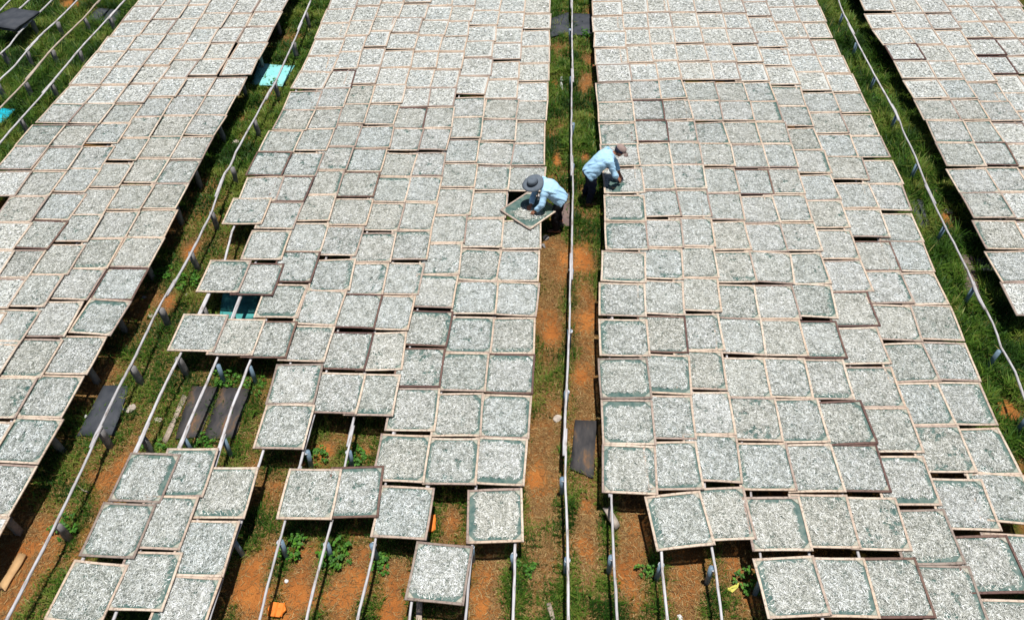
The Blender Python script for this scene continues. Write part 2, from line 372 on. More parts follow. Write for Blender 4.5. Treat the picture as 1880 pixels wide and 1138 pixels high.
COLS['block left of path'] = [
    [(185, 1148), (246.6, 1025.8), (295, 924), (393, 646), (438, 537), (481, 412), (507.5, 369), (517.6, 324), (540, 280), (562.6, 241), (580, 203), (592.7, 165), (609, 135), (622.7, 103), (632.7, 71), (642.8, 43), (652.8, 17.5)],
    [(299, 1123), (330.5, 1010.7), (373, 912.6), (464, 654), (501, 543), (517.6, 478), (539, 421.5), (559, 372), (580, 324), (600, 278), (617.7, 236.6), (631.5, 199), (645, 162), (656.5, 126.5), (665, 95.6), (678, 66), (688, 39), (698, 11)],
    [(368, 1176), (410.6, 1059.6), (449, 951.7), (526, 658), (547.6, 584), (571, 519), (589, 463), (605, 406.5), (620, 357.6), (636.5, 313), (653, 270), (669, 228), (680, 191.5), (690, 155), (700, 120), (710, 86), (720, 57.6), (733, 32.5), (741.7, 6)],
    [(557.6, 825), (577.6, 743), (596, 665), (616.5, 599), (643, 534), (654, 471), (673, 415), (686.6, 363), (700, 316), (716.6, 273), (723, 230), (739, 190), (745.4, 156.5), (755.4, 124), (761.7, 90.6), (769, 61), (780.5, 35), (791.7, 6)],
    [(609, 954), (655, 761), (670, 680), (688, 605), (703, 541.6), (718, 483), (731.6, 424), (744, 372.6), (755, 325), (769, 278), (777, 236.6), (787, 196.5), (790.5, 161.5), (802, 126), (807, 94.6), (817, 66), (825.5, 38), (831, 10)],
    [(695, 949), (722, 765), (739, 679), (750, 607.6), (769, 541.6), (785, 478), (793, 424), (803, 372.6), (813, 324), (820.5, 278), (830.5, 235), (833, 197), (839, 161.5), (848, 128), (853, 95), (860.6, 67), (865.6, 39.5), (873, 12)],
    [(783, 991), (779, 886.5), (799, 791), (809, 712), (820.6, 637), (832, 567), (844, 503.5), (854, 447), (864, 395), (872, 345), (876, 298), (884, 254), (889, 215), (891, 175), (902.5, 138.5), (904, 105), (911, 76), (914, 47), (917.5, 20)],
    [(852, 1112), (875, 891), (884, 801), (892, 720), (902, 649), (911, 578), (913, 517), (922, 456), (929, 401), (934, 351), (939, 304), (947, 260), (948, 219), (950, 182), (954, 145), (957, 110), (958, 79), (961, 52), (964, 23)],
    [(962, 994), (963, 893), (972, 806), (979, 724), (982, 650), (985, 582), (989, 517), (994, 458), (1000, 352), (1001, 304.5), (1001, 264), (1004, 223), (1007, 186), (1009, 149.5), (1010, 115), (1011, 85), (1011, 53), (1010, 25)]]
COLS['block right of path'] = [
    Z(1050, 853, [(635, 222)]) + Z(1050, T5, [(622, 988), (592, 645), (578, 338), (550, 48)]) + Z(1050, T2, [(548, 942), (570, 695), (548, 490), (540, 275), (508, 82)]) + Z(1050, T0, [(492, 1060), (468, 900), (447, 745), (447, 600), (420, 475), (400, 352), (390, 232), (378, 118), (370, 12)]),
    Z(1050, 853, [(1055, 585), (975, 185)]) + Z(1050, T5, [(920, 945), (885, 625), (860, 315), (833, 40)]) + Z(1050, T2, [(825, 915), (825, 685), (810, 450), (770, 255), (745, 75)]) + Z(1050, T0, [(718, 1045), (688, 880), (662, 735), (643, 590), (605, 462), (582, 332), (567, 212), (565, 95)]),
    Z(1050, 853, [(1360, 545), (1255, 140)]) + Z(1050, T5, [(1210, 912), (1145, 590), (1130, 290), (1105, 12)]) + Z(1050, T2, [(1085, 900), (1060, 675), (1035, 450), (995, 250), (968, 68)]) + Z(1050, T0, [(930, 1045), (898, 875), (850, 722), (812, 575), (785, 445), (765, 320), (745, 205), (720, 88)]),
    Z(1050, 853, [(1910, 1105), (1770, 635), (1660, 190)]) + Z(1050, T5, [(1555, 965), (1475, 645), (1430, 335), (1390, 65)]) + Z(1050, T2, [(1365, 935), (1325, 695), (1275, 483), (1240, 275), (1205, 85)]) + Z(1050, T0, [(1165, 1055), (1115, 890), (1090, 740), (1050, 590), (1010, 445), (972, 320), (938, 200), (912, 95)]),
    Z(1410, 853, [(830, 1125), (688, 615), (578, 200)]) + Z(1410, T5, [(462, 968), (340, 645), (303, 340), (250, 65)]) + Z(1410, T2, [(200, 950), (155, 710), (100, 500), (52, 290), (15, 95)]) + Z(1050, T0, [(1400, 1055), (1345, 890), (1305, 745), (1245, 588), (1215, 450), (1163, 325), (1140, 208), (1105, 92), (1080, 5)]),
    Z(1410, 853, [(1240, 1125), (1060, 635), (910, 205)]) + Z(1410, T5, [(810, 980), (645, 655), (588, 355), (520, 62)]) + Z(1410, T2, [(470, 945), (408, 705), (335, 490), (280, 285), (230, 95)]) + Z(1050, T0, [(1615, 1055), (1555, 895), (1505, 745), (1455, 600), (1410, 455), (1370, 322), (1320, 212), (1285, 97), (1258, 10)]),
    Z(1410, 853, [(1640, 1190), (1455, 730), (1280, 300)]) + Z(1410, T5, [(1150, 1045), (1020, 710), (910, 395), (830, 115)]) + Z(1410, T2, [(780, 1000), (685, 765), (610, 535), (545, 325), (475, 135)]) + Z(1410, T0, [(405, 1100), (340, 932), (285, 778), (242, 622), (180, 482), (150, 348), (85, 238)]) + Z(1050, T0, [(1470, 120), (1435, 15)]),
    Z(1410, 853, [(2170, 1470), (1945, 945), (1720, 488), (1540, 60)]) + Z(1410, T5, [(1390, 840), (1270, 522), (1140, 228)]) + Z(1410, T2, [(1080, 1090), (985, 850), (900, 610), (825, 390), (750, 188), (670, 15)]) + Z(1410, T0, [(600, 980), (540, 825), (470, 668), (415, 528), (360, 405), (305, 275), (240, 165), (205, 55)]),
    Z(1410, 853, [(2180, 950), (2010, 455), (1868, 70)]) + Z(1410, T5, [(1690, 845), (1568, 522), (1442, 228)]) + Z(1410, T2, [(1335, 1095), (1228, 858), (1150, 635), (1058, 412), (1000, 215), (902, 20)]) + Z(1410, T0, [(825, 998), (758, 830), (683, 675), (608, 540), (540, 412), (475, 285), (433, 160), (375, 50)])]
COLS['far right block'] = [
    Z(1410, T2, [(2185, 1180), (2055, 930), (1935, 690), (1822, 465), (1712, 275), (1608, 82)]) + Z(1410, T0, [(1520, 1045), (1425, 885), (1335, 715), (1242, 580), (1165, 437), (1083, 320), (1002, 210), (940, 85)]),
    Z(1410, T2, [(2170, 695), (2060, 470), (1945, 272), (1838, 80)]) + Z(1410, T0, [(1740, 1045), (1632, 885), (1542, 722), (1446, 582), (1385, 452), (1287, 328), (1213, 212), (1145, 98)]),
    Z(1410, T2, [(2190, 290), (2080, 85)]) + Z(1410, T0, [(1972, 1055), (1872, 890), (1770, 748), (1685, 603), (1567, 468), (1492, 343), (1425, 213), (1350, 97)]),
    Z(1410, T0, [(2130, 960), (2020, 825), (1930, 690), (1838, 547), (1758, 405), (1655, 277), (1565, 160), (1480, 50)]),
    Z(1410, T0, [(2130, 700), (2030, 545), (1945, 405), (1830, 280), (1740, 160), (1685, 52)]),
    Z(1410, T0, [(2110, 410), (2020, 285), (1940, 168), (1875, 58)])]
BROWN_AT = [(979, 724), (809, 712), (820.6, 637), (695, 949), (670, 680), (688, 605), (777, 236.6), (686.6, 363), (526, 658), (571, 519), (645, 162), (559, 372), (501, 543), (517.6, 324), (89, 459), (243, 551.6)]
BROWN_AT += Z(1050, T5, [(860, 315)]) + Z(1050, T0, [(688, 880), (718, 1045)]) + Z(1410, T2, [(52, 290), (985, 850), (1838, 80)]) + Z(1410, 853, [(1240, 1125), (910, 205), (1945, 945)]) + Z(1410, T5, [(810, 980), (588, 355), (830, 115)]) + Z(1410, T0, [(1758, 405), (1838, 547), (1165, 437)])
GREY_AT = [(852, 1112), (295, 924), (246.6, 1025.8), (348, 338), (577.6, 743)] + Z(1410, 853, [(1455, 730), (1640, 1190)]) + Z(1050, T5, [(592, 645)])
YAW_AT = {(852, 1112): -3.0, (962, 994): 4.5, (609, 954): 1.5, (695, 949): 4.0, (783, 991): -1, (185, 1148): -3.0}
for k_, v_ in zip(Z(1050, 853, [(1055, 585), (1910, 1105), (1360, 545), (635, 222)]), [9.0, 5.5, 5.0, -1.0]): YAW_AT[k_] = v_

SIZE = 0.78; RISE = 0.036; RAILTOP = TRAY_Z - 0.05
def near(p, L, d=3.0): return any((p[0] - q[0]) ** 2 + (p[1] - q[1]) ** 2 < d * d for q in L)

TRAYS = []
for block, cols in COLS.items():
    for ci, pts in enumerate(cols):
        W = [un(px, py, TRAY_Z) for px, py in pts]
        extra = []
        for k in range(2):
            base = W[-1] if not extra else extra[-1]
            extra.append(base + np.array([RNG.normal(0, .01), 0.795, 0]))
        for ri, w in enumerate(W + extra):
            p = pts[ri] if ri < len(pts) else pr(w)
            tone = 'brown' if near(p, BROWN_AT) else 'grey' if near(p, GREY_AT) else 'pale'
            if ri >= len(pts) and RNG.random() < .06: tone = 'brown'
            yaw = None
            for q, a in YAW_AT.items():
                if near(p, [q]): yaw = a
            if yaw is None:
                # follow the lean of the column from this tray to its neighbour behind
                nb = (W + extra)[ri + 1] if ri + 1 < len(W) + len(extra) else None
                lean = 0
                if nb is not None and abs(nb[1] - w[1] - 0.8) < 0.2: lean = -math.degrees(math.atan2(nb[0] - w[0], 0.8)) * -0.35
                yaw = np.clip(-lean, -3, 3) + RNG.normal(1.0 if 'right' in block else 0.3, 1.3)
            sx = (0.765 if 'left' in block else 0.795) + RNG.normal(0, 0.008); sy = 0.782 + RNG.normal(0, 0.006)
            # keep clear of the tray behind
            nb = (W + extra)[ri + 1] if ri + 1 < len(W) + len(extra) else None
            if nb is not None: sy = min(sy, max(0.755, nb[1] - w[1] - 0.004))
            a = rad(yaw); c, s = math.cos(a), math.sin(a)
            lx, ly = -sx / 2, sy / 2
            cx = w[0] + c * lx - s * ly; cy = w[1] + s * lx + c * ly
            z = RAILTOP + 0.012 * (ri % 2) + RNG.uniform(-0.004, 0.004) + 0.004 * (ci % 2)
            TRAYS.append(dict(block=block, col=ci, row=ri, p=p, c=(cx, cy), z=z, yaw=a, sx=sx, sy=sy, tone=tone,
                              roll=-math.asin(RISE / sx) + RNG.normal(0, 0.004), pitch=RNG.normal(0, 0.007), ncol=len(cols)))

def in_frame(t):
    """visible area of the tray in the photo, in square pixels"""
    c, s = math.cos(t['yaw']), math.sin(t['yaw']); q = []
    for u, v in ((-.5, -.5), (.5, -.5), (.5, .5), (-.5, .5)):
        x, y = u * t['sx'], v * t['sy']
        q.append(pr((t['c'][0] + c * x - s * y, t['c'][1] + s * x + c * y, TRAY_Z)))
    q = np.array(q); lo, hi = q.min(0), q.max(0)
    full = abs(sum(q[i][0] * q[(i + 1) % 4][1] - q[(i + 1) % 4][0] * q[i][1] for i in range(4))) / 2
    w = max(0, min(hi[0], 1880) - max(lo[0], 0)) * max(0, min(hi[1], 1138) - max(lo[1], 0))
    return full * w / max(1e-6, (hi[0] - lo[0]) * (hi[1] - lo[1]))
for t in TRAYS: t['area'] = in_frame(t)
order = sorted(range(len(TRAYS)), key=lambda i: -TRAYS[i]['area'])
NEAR = [TRAYS[i] for i in order[:299]]; FAR = [TRAYS[i] for i in order[299:]]

# ------------------------------------------------------------------ tray parts (local size 0.78 x 0.78, origin at the centre of the base)
HS, BW, BH = SIZE / 2, 0.033, 0.022
def bar_mesh(name, length, seed, mat):
    r = np.random.default_rng(seed); n = 5; V = []
    bow = r.normal(0, 0.004); bz = r.normal(0, 0.003)
    for i in range(n):
        t = i / (n - 1) - 0.5; off = bow * (1 - 4 * t * t); oz = bz * (1 - 4 * t * t); w = BW / 2 * (1 + r.normal(0, 0.05))
        ch = 0.003
        for a, b in ((-w, 0), (w, 0), (w, BH - ch), (w - ch, BH), (-w + ch, BH), (-w, BH - ch)):
            V.append((t * length, a + off, b + oz))
    F = []
    for i in range(n - 1):
        for k in range(6): F.append([i * 6 + k, i * 6 + (k + 1) % 6, (i + 1) * 6 + (k + 1) % 6, (i + 1) * 6 + k])
    caps = np.array([[5, 4, 3, 2, 1, 0], [(n - 1) * 6 + k for k in range(6)]])
    return mesh_np(name, V, [np.array(F), caps], [mat])

BARS = {}
for tn, mt in (('pale', M_PALE), ('brown', M_BROWN), ('grey', M_GREYW)):
    BARS[tn] = [(bar_mesh('frame_bar', SIZE, 40 + k, mt), bar_mesh('frame_bar', SIZE - 2 * BW - 0.002, 60 + k, mt)) for k in range(4)]

def net_mesh():
    n = 7; s = HS - 0.012; V = []; F = []
    for j in range(n):
        for i in range(n):
            u, v = i / (n - 1) * 2 - 1, j / (n - 1) * 2 - 1
            V.append((u * s, v * s, 0.007 - 0.010 * (1 - u * u) * (1 - v * v)))
    for j in range(n - 1):
        for i in range(n - 1): F.append([j * n + i, j * n + i + 1, (j + 1) * n + i + 1, (j + 1) * n + i])
    return mesh_np('netting', V, [np.array(F)], [M_NET], smooth=True)
NET = net_mesh()
def brace_mesh():
    s = 0.085; h = HS - BW - 0.001
    V = []
    for z in (0.010, 0.017): V += [(h, h, z), (h - s, h, z), (h, h - s, z)]
    return mesh_np('corner_brace', V, [np.array([[0, 1, 2], [3, 5, 4]]), np.array([[0, 3, 4, 1], [1, 4, 5, 2], [2, 5, 3, 0]])], [M_BRACE])
BRACE = brace_mesh()

def slivers(n, rng, half, L0, L1, w0, w1, seed, margin, patch, seg=2, hole=None, zb=0.006, zh=0.018, dark=0.05, lower=0.0):
    """fish scattered over a square of half size `half`; returns V, faces, shade"""
    m = int(n * 2.6); x = rng.uniform(-half, half, m); y = rng.uniform(-half, half, m)
    e = half - np.maximum(np.abs(x), np.abs(y)); cd = (half - np.abs(x)) + (half - np.abs(y))
    sides = margin * rng.choice([0.1, 0.2, 0.5, 1.0, 1.8], 4, p=[.3, .2, .2, .15, .15])
    e = np.minimum(np.minimum(half - x - sides[0], half + x - sides[1]), np.minimum(half - y - sides[2], half + y - sides[3]))
    edge = 0.6 * margin * (fbm(x * 6 + seed * 7, y * 6, seed) * 2 - .6)
    dens = sstep(0, 1, (e - edge) / 0.055 + 0.5) * (sstep(0.085, 0.16, cd) if seed % 5 in (1, 3, 4) else sstep(0.03, 0.12, cd))
    f = fbm(x * 11 + 31 * seed, y * 11, seed + 5, 3)
    dens = dens * (1 - min(1, patch) * sstep(0.59, 0.70, f))
    dens = dens * (0.55 + 0.45 * sstep(0.3, 0.55, fbm(x * 16, y * 16 + seed, seed + 9, 2)))
    if hole is not None: dens = dens * hole(x, y)
    k = np.nonzero(rng.random(m) < dens)[0][:n]; x, y = x[k], y[k]; n = len(k)
    th = rng.uniform(0, 2 * np.pi, n); L = rng.uniform(L0, L1, n); w = rng.uniform(w0, w1, n); cv = rng.normal(0, 0.14, n)
    d = np.stack([np.cos(th), np.sin(th)], 1); p = np.stack([-np.sin(th), np.cos(th)], 1)
    pile = fbm(x * 6 + seed * 3, y * 6, seed + 15, 3); z0 = zb + rng.random(n) ** 1.5 * zh * (.4 + 1.2 * pile); tilt = rng.normal(0, 0.16, n); roll = rng.normal(0, 0.55, n)
    V = np.zeros((n, (seg + 1) * 2, 3))
    for i in range(seg + 1):
        s = i / seg - 0.5; tp = 1.0 if seg == 1 or i == 1 else 0.5
        c = np.stack([x, y], 1) + d * (s * L)[:, None] + p * (cv * L * (4 * s * s))[:, None]
        c = np.clip(c, -half, half)
        for j, sg in enumerate((-1, 1)):
            V[:, i * 2 + j, :2] = c + p * (sg * w * tp / 2 * np.cos(roll))[:, None]
            V[:, i * 2 + j, 2] = z0 + tilt * s * L + sg * w * tp / 2 * np.sin(roll)
    V[:, :, 2] = np.maximum(V[:, :, 2], 0.001)
    nv = (seg + 1) * 2; base = np.arange(n)[:, None] * nv
    F = np.concatenate([base + np.array([[2 * i, 2 * i + 2, 2 * i + 3, 2 * i + 1]]) for i in range(seg)])
    u = rng.random(n); cloud = fbm(x * 10 + seed * 3, y * 10, seed + 15, 3) - .5
    sh = np.where(u < dark, rng.uniform(0, 0.2, n), np.where(u < 0.66, rng.uniform(0.34, 0.58, n) - lower, rng.uniform(0.68, 1.0, n)))
    sh = np.clip(sh + cloud * .5, 0.02, 1)
    return V.reshape(-1, 3), F, np.repeat(sh, nv)

FH = HS - BW - 0.004
def fish_mesh(V, F, sh, r, seed, mg, pt, hole=None, n=1500):
    # a matted bottom layer under the loose top ones
    V2, F2, s2 = slivers(n, r, FH, 0.03, 0.055, 0.011, 0.016, seed, mg, pt, seg=2, hole=hole, zb=0.002, zh=0.006, dark=0)
    return mesh_np('fish_layer', np.concatenate([V, V2]), [np.concatenate([F, F2 + len(V)])], [M_FISH], {'shade': np.concatenate([sh, s2 * .7])})
FISH = []
for k in range(16):
    r = np.random.default_rng(100 + k)
    mg = [0.01, 0.02, 0.015, 0.05, 0.03, 0.012, 0.07, 0.02, 0.04, 0.015, 0.025, 0.06, 0.01, 0.03, .02, .05][k]
    pt = [0.5, 0.75, 0.4, 0.6, 0.85, 0.3, 0.4, 0.8, 0.55, 0.6, 0.35, 0.5, 0.8, 0.45, .95, .9][k]
    V, F, sh = slivers(5200, r, FH, 0.028, 0.056, 0.005, 0.0078, k + 1, mg, pt)
    FISH.append(fish_mesh(V, F, sh, r, k + 1, mg, pt))
THIN = []      # trays spread more thinly, netting showing between the fish
for k in range(12):
    r = np.random.default_rng(200 + k)
    mg = [0.02, 0.05, 0.03, 0.07, 0.015, 0.04, 0.03, 0.06, 0.02, 0.05, 0.035, 0.025][k]; pt = [.7, .5, .9, .6, .4, .8, .55, .7, .95, .45, .6, .8][k]
    V, F, sh = slivers(3900, r, FH, 0.030, 0.062, 0.005, 0.0078, k + 21, mg, pt, dark=.10, lower=.10)
    THIN.append(fish_mesh(V, F, sh * .97, r, k + 21, mg, pt, None, 900))
rH = np.random.default_rng(555)
def handhole(x, y): return sstep(0.16, 0.24, np.hypot(x + 0.16, y + 0.16) + 0.10 * (fbm(x * 9, y * 9, 5) - .5) * 2)
V, F, sh = slivers(3000, rH, FH, 0.028, 0.052, 0.006, 0.0095, 40, 0.03, 0.4, hole=handhole)
FISH_HAND = fish_mesh(V, F, sh, rH, 40, .03, .4, handhole)
def heap(x, y): return np.exp(-((np.hypot((x - 0.0) * .8, (y + 0.10) * 1.25)) / 0.19 + .35 * (fbm(x * 6, y * 6, 8) - .5)) ** 4)
V, F, sh = slivers(1700, rH, FH, 0.028, 0.052, 0.006, 0.0095, 41, 0.0, 0.3, hole=heap)
FISH_HEAP = fish_mesh(V, F, sh, rH, 41, 0, .3, heap, 600)

ORD = ['zeroth', 'first', 'second', 'third', 'fourth', 'fifth', 'sixth', 'seventh', 'eighth', 'ninth', 'tenth', 'eleventh', 'twelfth', 'thirteenth',
       'fourteenth', 'fifteenth', 'sixteenth', 'seventeenth', 'eighteenth', 'nineteenth', 'twentieth', 'twenty-first', 'twenty-second']

def make_tray(t, fish, braces=True, seed=0):
    r = random.Random(seed)
    root = empty('fish_tray', (t['c'][0], t['c'][1], t['z'] + RISE / 2), (t['pitch'], t['roll'], t['yaw']))
    root.scale = (t['sx'] / SIZE, t['sy'] / SIZE, 1)
    L, S = BARS[t['tone']][r.randrange(4)]
    e = HS - BW / 2
    for x in (-e, e):
        b = link('frame_bar', L, root, (x, 0, 0)); b.rotation_euler = (0, 0, math.pi / 2 * r.choice((1, -1)))
    for y in (-e, e):
        b = link('frame_bar', S, root, (0, y, -0.0005)); b.rotation_euler = (0, 0, math.pi * r.randrange(2))
    link('netting', NET, root)
    if braces:
        for k in range(4):
            b = link('corner_brace', BRACE, root); b.rotation_euler = (0, 0, k * math.pi / 2)
    fo = link('fish_layer', fish, root); fo.rotation_euler = (0, 0, r.randrange(4) * math.pi / 2); fo['kind'] = 'stuff'
    return root, fo

# number the trays of each column as they can be counted in the picture
cnt = {}
for t in sorted(TRAYS, key=lambda t: (t['block'], t['col'], t['c'][1])):
    if t['area'] > 250:
        k = (t['block'], t['col']); cnt[k] = cnt.get(k, 0) + 1; t['n'] = cnt[k]
for i, t in enumerate(NEAR):
    pool = THIN if RNG.random() < float(sstep(10.5, 6.5, t['c'][1])) * .95 + .05 else FISH
    fish = pool[int(RNG.integers(len(pool)))]
    if t['block'] == 'block right of path' and t['col'] == 0 and RNG.random() < 0.5: fish = THIN[[1, 3, 7, 9][i % 4]]
    if near(t['p'], Z(1050, T2, [(540, 275)])): fish = FISH_HAND
    o, fo = make_tray(t, fish, t['area'] > 3000, i)
    if fish is FISH_HAND: fo.rotation_euler = (0, 0, 0)
    word = {'pale': 'pale-framed', 'brown': 'brown-framed', 'grey': 'grey-framed'}[t['tone']]
    c = ORD[t['ncol'] - t['col']] + ' column from right' if 'far left' in t['block'] else ORD[t['col'] + 1] + ' column from left'
    tag(o, f"{word} fish tray, {ORD[t['n']]} from the front, {c}, {t['block']}", 'drying tray', 'fish drying trays on the rails')

# the tray the man with the hat is sorting, turned on its corner over the others
hw = un(972, 385, TRAY_Z + 0.05)
ht = dict(c=(hw[0], hw[1]), z=RAILTOP + 0.065, yaw=rad(49), sx=0.80, sy=0.79, tone='pale', roll=0.0, pitch=0.0)
ho, fo = make_tray(ht, FISH_HEAP, True, 991); fo.rotation_euler = (0, 0, rad(-49))
tag(ho, 'tray turned diagonally under the hatted man, heaped with fish in its middle', 'drying tray', 'fish drying trays on the rails')

# trays beyond the 300 largest: one object
def far_trays():
    Vs, Qs, tone, shade, fm = [], [], [], [], []; off = 0
    pools = []
    for k in range(10):
        r = np.random.default_rng(300 + k)
        pools.append(slivers(760, r, FH, 0.035, 0.058, 0.009, 0.0135, 60 + k, [0.01, .03, .02, .015, .04][k % 5], [0.3, .6, .45][k % 3], seg=1, dark=.05))
    e = HS
    bars = [boxv(-e, -e + BW, -e, e, 0, BH), boxv(e - BW, e, -e, e, 0, BH), boxv(-e + BW, e - BW, -e, -e + BW, 0, BH - .001), boxv(-e + BW, e - BW, e - BW, e, 0, BH - .001)]
    for i, t in enumerate(FAR):
        R = Matrix.Translation((t['c'][0], t['c'][1], t['z'] + RISE / 2)) @ Euler((t['pitch'], t['roll'], t['yaw'])).to_matrix().to_4x4() @ Matrix.Diagonal((t['sx'] / SIZE, t['sy'] / SIZE, 1, 1))
        R = np.array(R); tn = RNG.random()
        def add(V, Q, m, sh=0.5):
            nonlocal off
            W = V @ R[:3, :3].T + R[:3, 3]; Vs.append(W); Qs.append(Q + off); off += len(V)
            tone.append(np.full(len(V), tn)); shade.append(np.full(len(V), sh) if np.isscalar(sh) else sh); fm.append(np.full(len(Q), m))
        for b in bars: add(b, BOXF, 1 if t['tone'] == 'brown' else 0)
        s = e - BW + 0.002
        add(np.array([[-s, -s, .004], [s, -s, .004], [s, s, .004], [-s, s, .004]]), np.array([[0, 1, 2, 3]]), 2)
        V, F, sh = pools[int(RNG.integers(10))]; q = RNG.integers(4) * math.pi / 2
        c, s_ = math.cos(q), math.sin(q); V2 = V.copy(); V2[:, 0] = c * V[:, 0] - s_ * V[:, 1]; V2[:, 1] = s_ * V[:, 0] + c * V[:, 1]
        add(V2, F, 3, sh)
    me = mesh_np('distant_fish_trays', np.concatenate(Vs), [np.concatenate(Qs)], [M_PALE_F, M_BROWN_F, M_BED, M_FISH_F],
                 {'tone': np.concatenate(tone), 'shade': np.concatenate(shade)}, np.concatenate(fm))
    return tag(link('distant_fish_trays', me), 'far rows of fish trays packed edge to edge on the rails', 'drying trays', kind='stuff')
far_trays()

# ------------------------------------------------------------------ rails on posts
def post_mesh(kind, seed):
    r = np.random.default_rng(seed); h = RAILTOP - 0.045
    if kind == 'pipe':
        V, Fs = tube([(0, 0, -0.15), (0, 0, h * .5), (0, 0, h)], [0.037, 0.036, 0.036], 12)
        return mesh_np('post', V, Fs, [M_PIPE], smooth=False)
    V = []; a = 0.042
    for z in (-0.15, h * .35, h * .7, h):
        for x, y in ((-a, -a), (a, -a), (a, a), (-a, a)):
            V.append((x * (1 + r.normal(0, .1)), y * (1 + r.normal(0, .1)), z + r.normal(0, .008)))
    F = [[i * 4 + k, i * 4 + (k + 1) % 4, (i + 1) * 4 + (k + 1) % 4, (i + 1) * 4 + k] for i in range(3) for k in range(4)]
    F += [[3, 2, 1, 0], [12, 13, 14, 15]]
    return mesh_np('post', V, [np.array(F)], [M_CONC])
POSTS = {'pipe': [post_mesh('pipe', 1)], 'conc': [post_mesh('conc', k) for k in range(4)]}
V, Fs = tube([(0, 0, RAILTOP - 0.075), (0, 0, RAILTOP - 0.05)], 0.041, 12); TIE = mesh_np('tie', V, Fs, [M_TIE])

def rail(label, pts, kind='pipe', mat=None, posts=None, world_pts=False, step=2.0, group='bamboo rails', ties=False, r0=0.0185, start=None):
    """a line of poles lashed end over end on short posts"""
    W = np.array([(p[0], p[1]) if world_pts else un(p[0], p[1], RAILTOP)[:2] for p in pts]); W = W[np.argsort(W[:, 1])]
    y0, y1 = W[0, 1], W[-1, 1]; rr = random.Random(label); root = empty('bamboo_rail', (float(W[0, 0]), float(W[0, 1]), 0)); ox, oy = root.location.x, root.location.y
    fx = lambda y: float(np.interp(y, W[:, 1], W[:, 0]))
    y = y0 - (rr.uniform(0, 1.5) if start is None else start); k = 0; side = 1
    while y < y1:
        L = rr.uniform(3.2, 4.3); a, b = max(y, y0), min(y + L, y1)
        if b - a > 0.25:
            ys = np.linspace(a, b, max(3, int((b - a) / 0.22)))
            offx = 0.013 * side; path = [(fx(v) + offx - ox + rr.gauss(0, .0025), v - oy, RAILTOP - r0 - 0.003 - 0.010 * math.sin((v - y) / L * math.pi * 2) ** 2 * 0.5) for v in ys]
            rad_ = [r0 * (1.12 - 0.3 * (v - y) / L) * (1.12 if i % 2 else 1.0) for i, v in enumerate(ys)]
            V, Fs = tube(path, rad_, 8); link('pole', mesh_np('pole', V, Fs, [mat or M_POLE], smooth=True), root)
        y += L - rr.uniform(0.35, 0.75); side = -side; k += 1
    if posts is None: posts = [v for v in np.arange(y0 + rr.uniform(0.3, 1.2), y1, step)]
    for v in posts:
        if v < y0 - .05 or v > y1: continue
        o = link('post', rr.choice(POSTS[kind]), root, (fx(v) - ox + rr.uniform(-.012, .012), v - oy + rr.uniform(-.1, .1) * (kind == 'conc'), 0))
        o.rotation_euler = (rr.uniform(-.05, .05), rr.uniform(-.05, .05), rr.uniform(-.5, .5))
        if ties: link('tie', TIE, root, (o.location.x, o.location.y, 0))
    return tag(root, label, 'rail', group)

rail('single whitewashed rail running up the middle of the bare central path', [(1050, -40), (1050, 0), (1049, 60), (1051, 150), (1050, 265), (1051, 350), (1049, 420), (1049, 500), (1047, 600), (1043, 690), (1038, 790), (1036, 880), (1040, 980), (1041, 1060), (1042, 1138), (1042, 1190)],
     posts=[18.41, 16.17, 14.3, 12.86, 9.81, 8.37, 7.13, 5.6, 4.41, 20.3], ties=True)
rail('crooked rail in the grass between far left block and block left of path', [(571, 0), (536, 80), (505, 148), (490, 175), (470, 213), (431, 283), (426, 300), (411, 320), (393, 368), (386, 390), (348, 465), (288, 570), (244, 663), (218, 710), (175, 800), (150, 855), (135, 885), (88, 983), (7.5, 1138), (-15, 1180)], kind='conc', r0=0.021,
     posts=[un(px, py, RAILTOP)[1] for px, py in [(105, 955), (190, 780), (240, 668), (295, 570), (350, 468), (390, 390), (427, 300), (470, 222), (507, 150), (535, 80), (563, 22)]])
rail('winding rail in the dark grass left of the far right block', [(1539, 0), (1546, 20), (1575, 75), (1605, 133), (1628, 173), (1647, 208), (1658, 240), (1679, 283), (1685, 300), (1700, 338), (1723, 385), (1735, 410), (1760, 458), (1783, 503), (1795, 540), (1812, 570), (1828, 603), (1838, 638), (1861, 675), (1878, 723), (1920, 830)],
     posts=[un(px, py, RAILTOP)[1] for px, py in [(1547, 22), (1573, 76), (1605, 138), (1642, 208), (1683, 300), (1735, 412), (1785, 525), (1838, 640), (1890, 760)]])
XT = lambda v: round(v, 3)
def straight(label, x, y0, y1, kind='pipe', pts=None, **kw):
    r_ = random.Random(label)
    P = pts or [(x + r_.gauss(0, .012), y) for y in np.arange(y0, y1 + .01, 1.2)]
    return rail(label, P, kind, world_pts=True, **kw)
def W2(L): return [tuple(un(a, b, RAILTOP)[:2]) for a, b in L]
straight('rail under the left edge of the block left of path', 0, 0, 0, 'conc', W2([(60, 1200), (247, 831), (290, 733), (333, 645), (364, 577), (410, 480), (424, 423)]) + [(-5.88, y) for y in (12, 14, 16, 18, 20, 22)], r0=0.021,
         posts=[un(px, py, RAILTOP)[1] for px, py in [(262, 800), (327, 662), (370, 572), (407, 478), (120, 1080)]] + [12.6, 15, 17.4])
straight('second rail from left under the block left of path, crossing the black boards', 0, 0, 0, 'pipe', W2([(180, 1200), (330.5, 815), (370.5, 723), (400.6, 655), (433, 562)]) + [(-5.2, y) for y in (11, 13, 16, 19, 22)], r0=0.021,
         posts=[un(px, py, RAILTOP)[1] for px, py in [(338, 802), (397, 668), (432, 575)]] + [11.5, 14, 17])
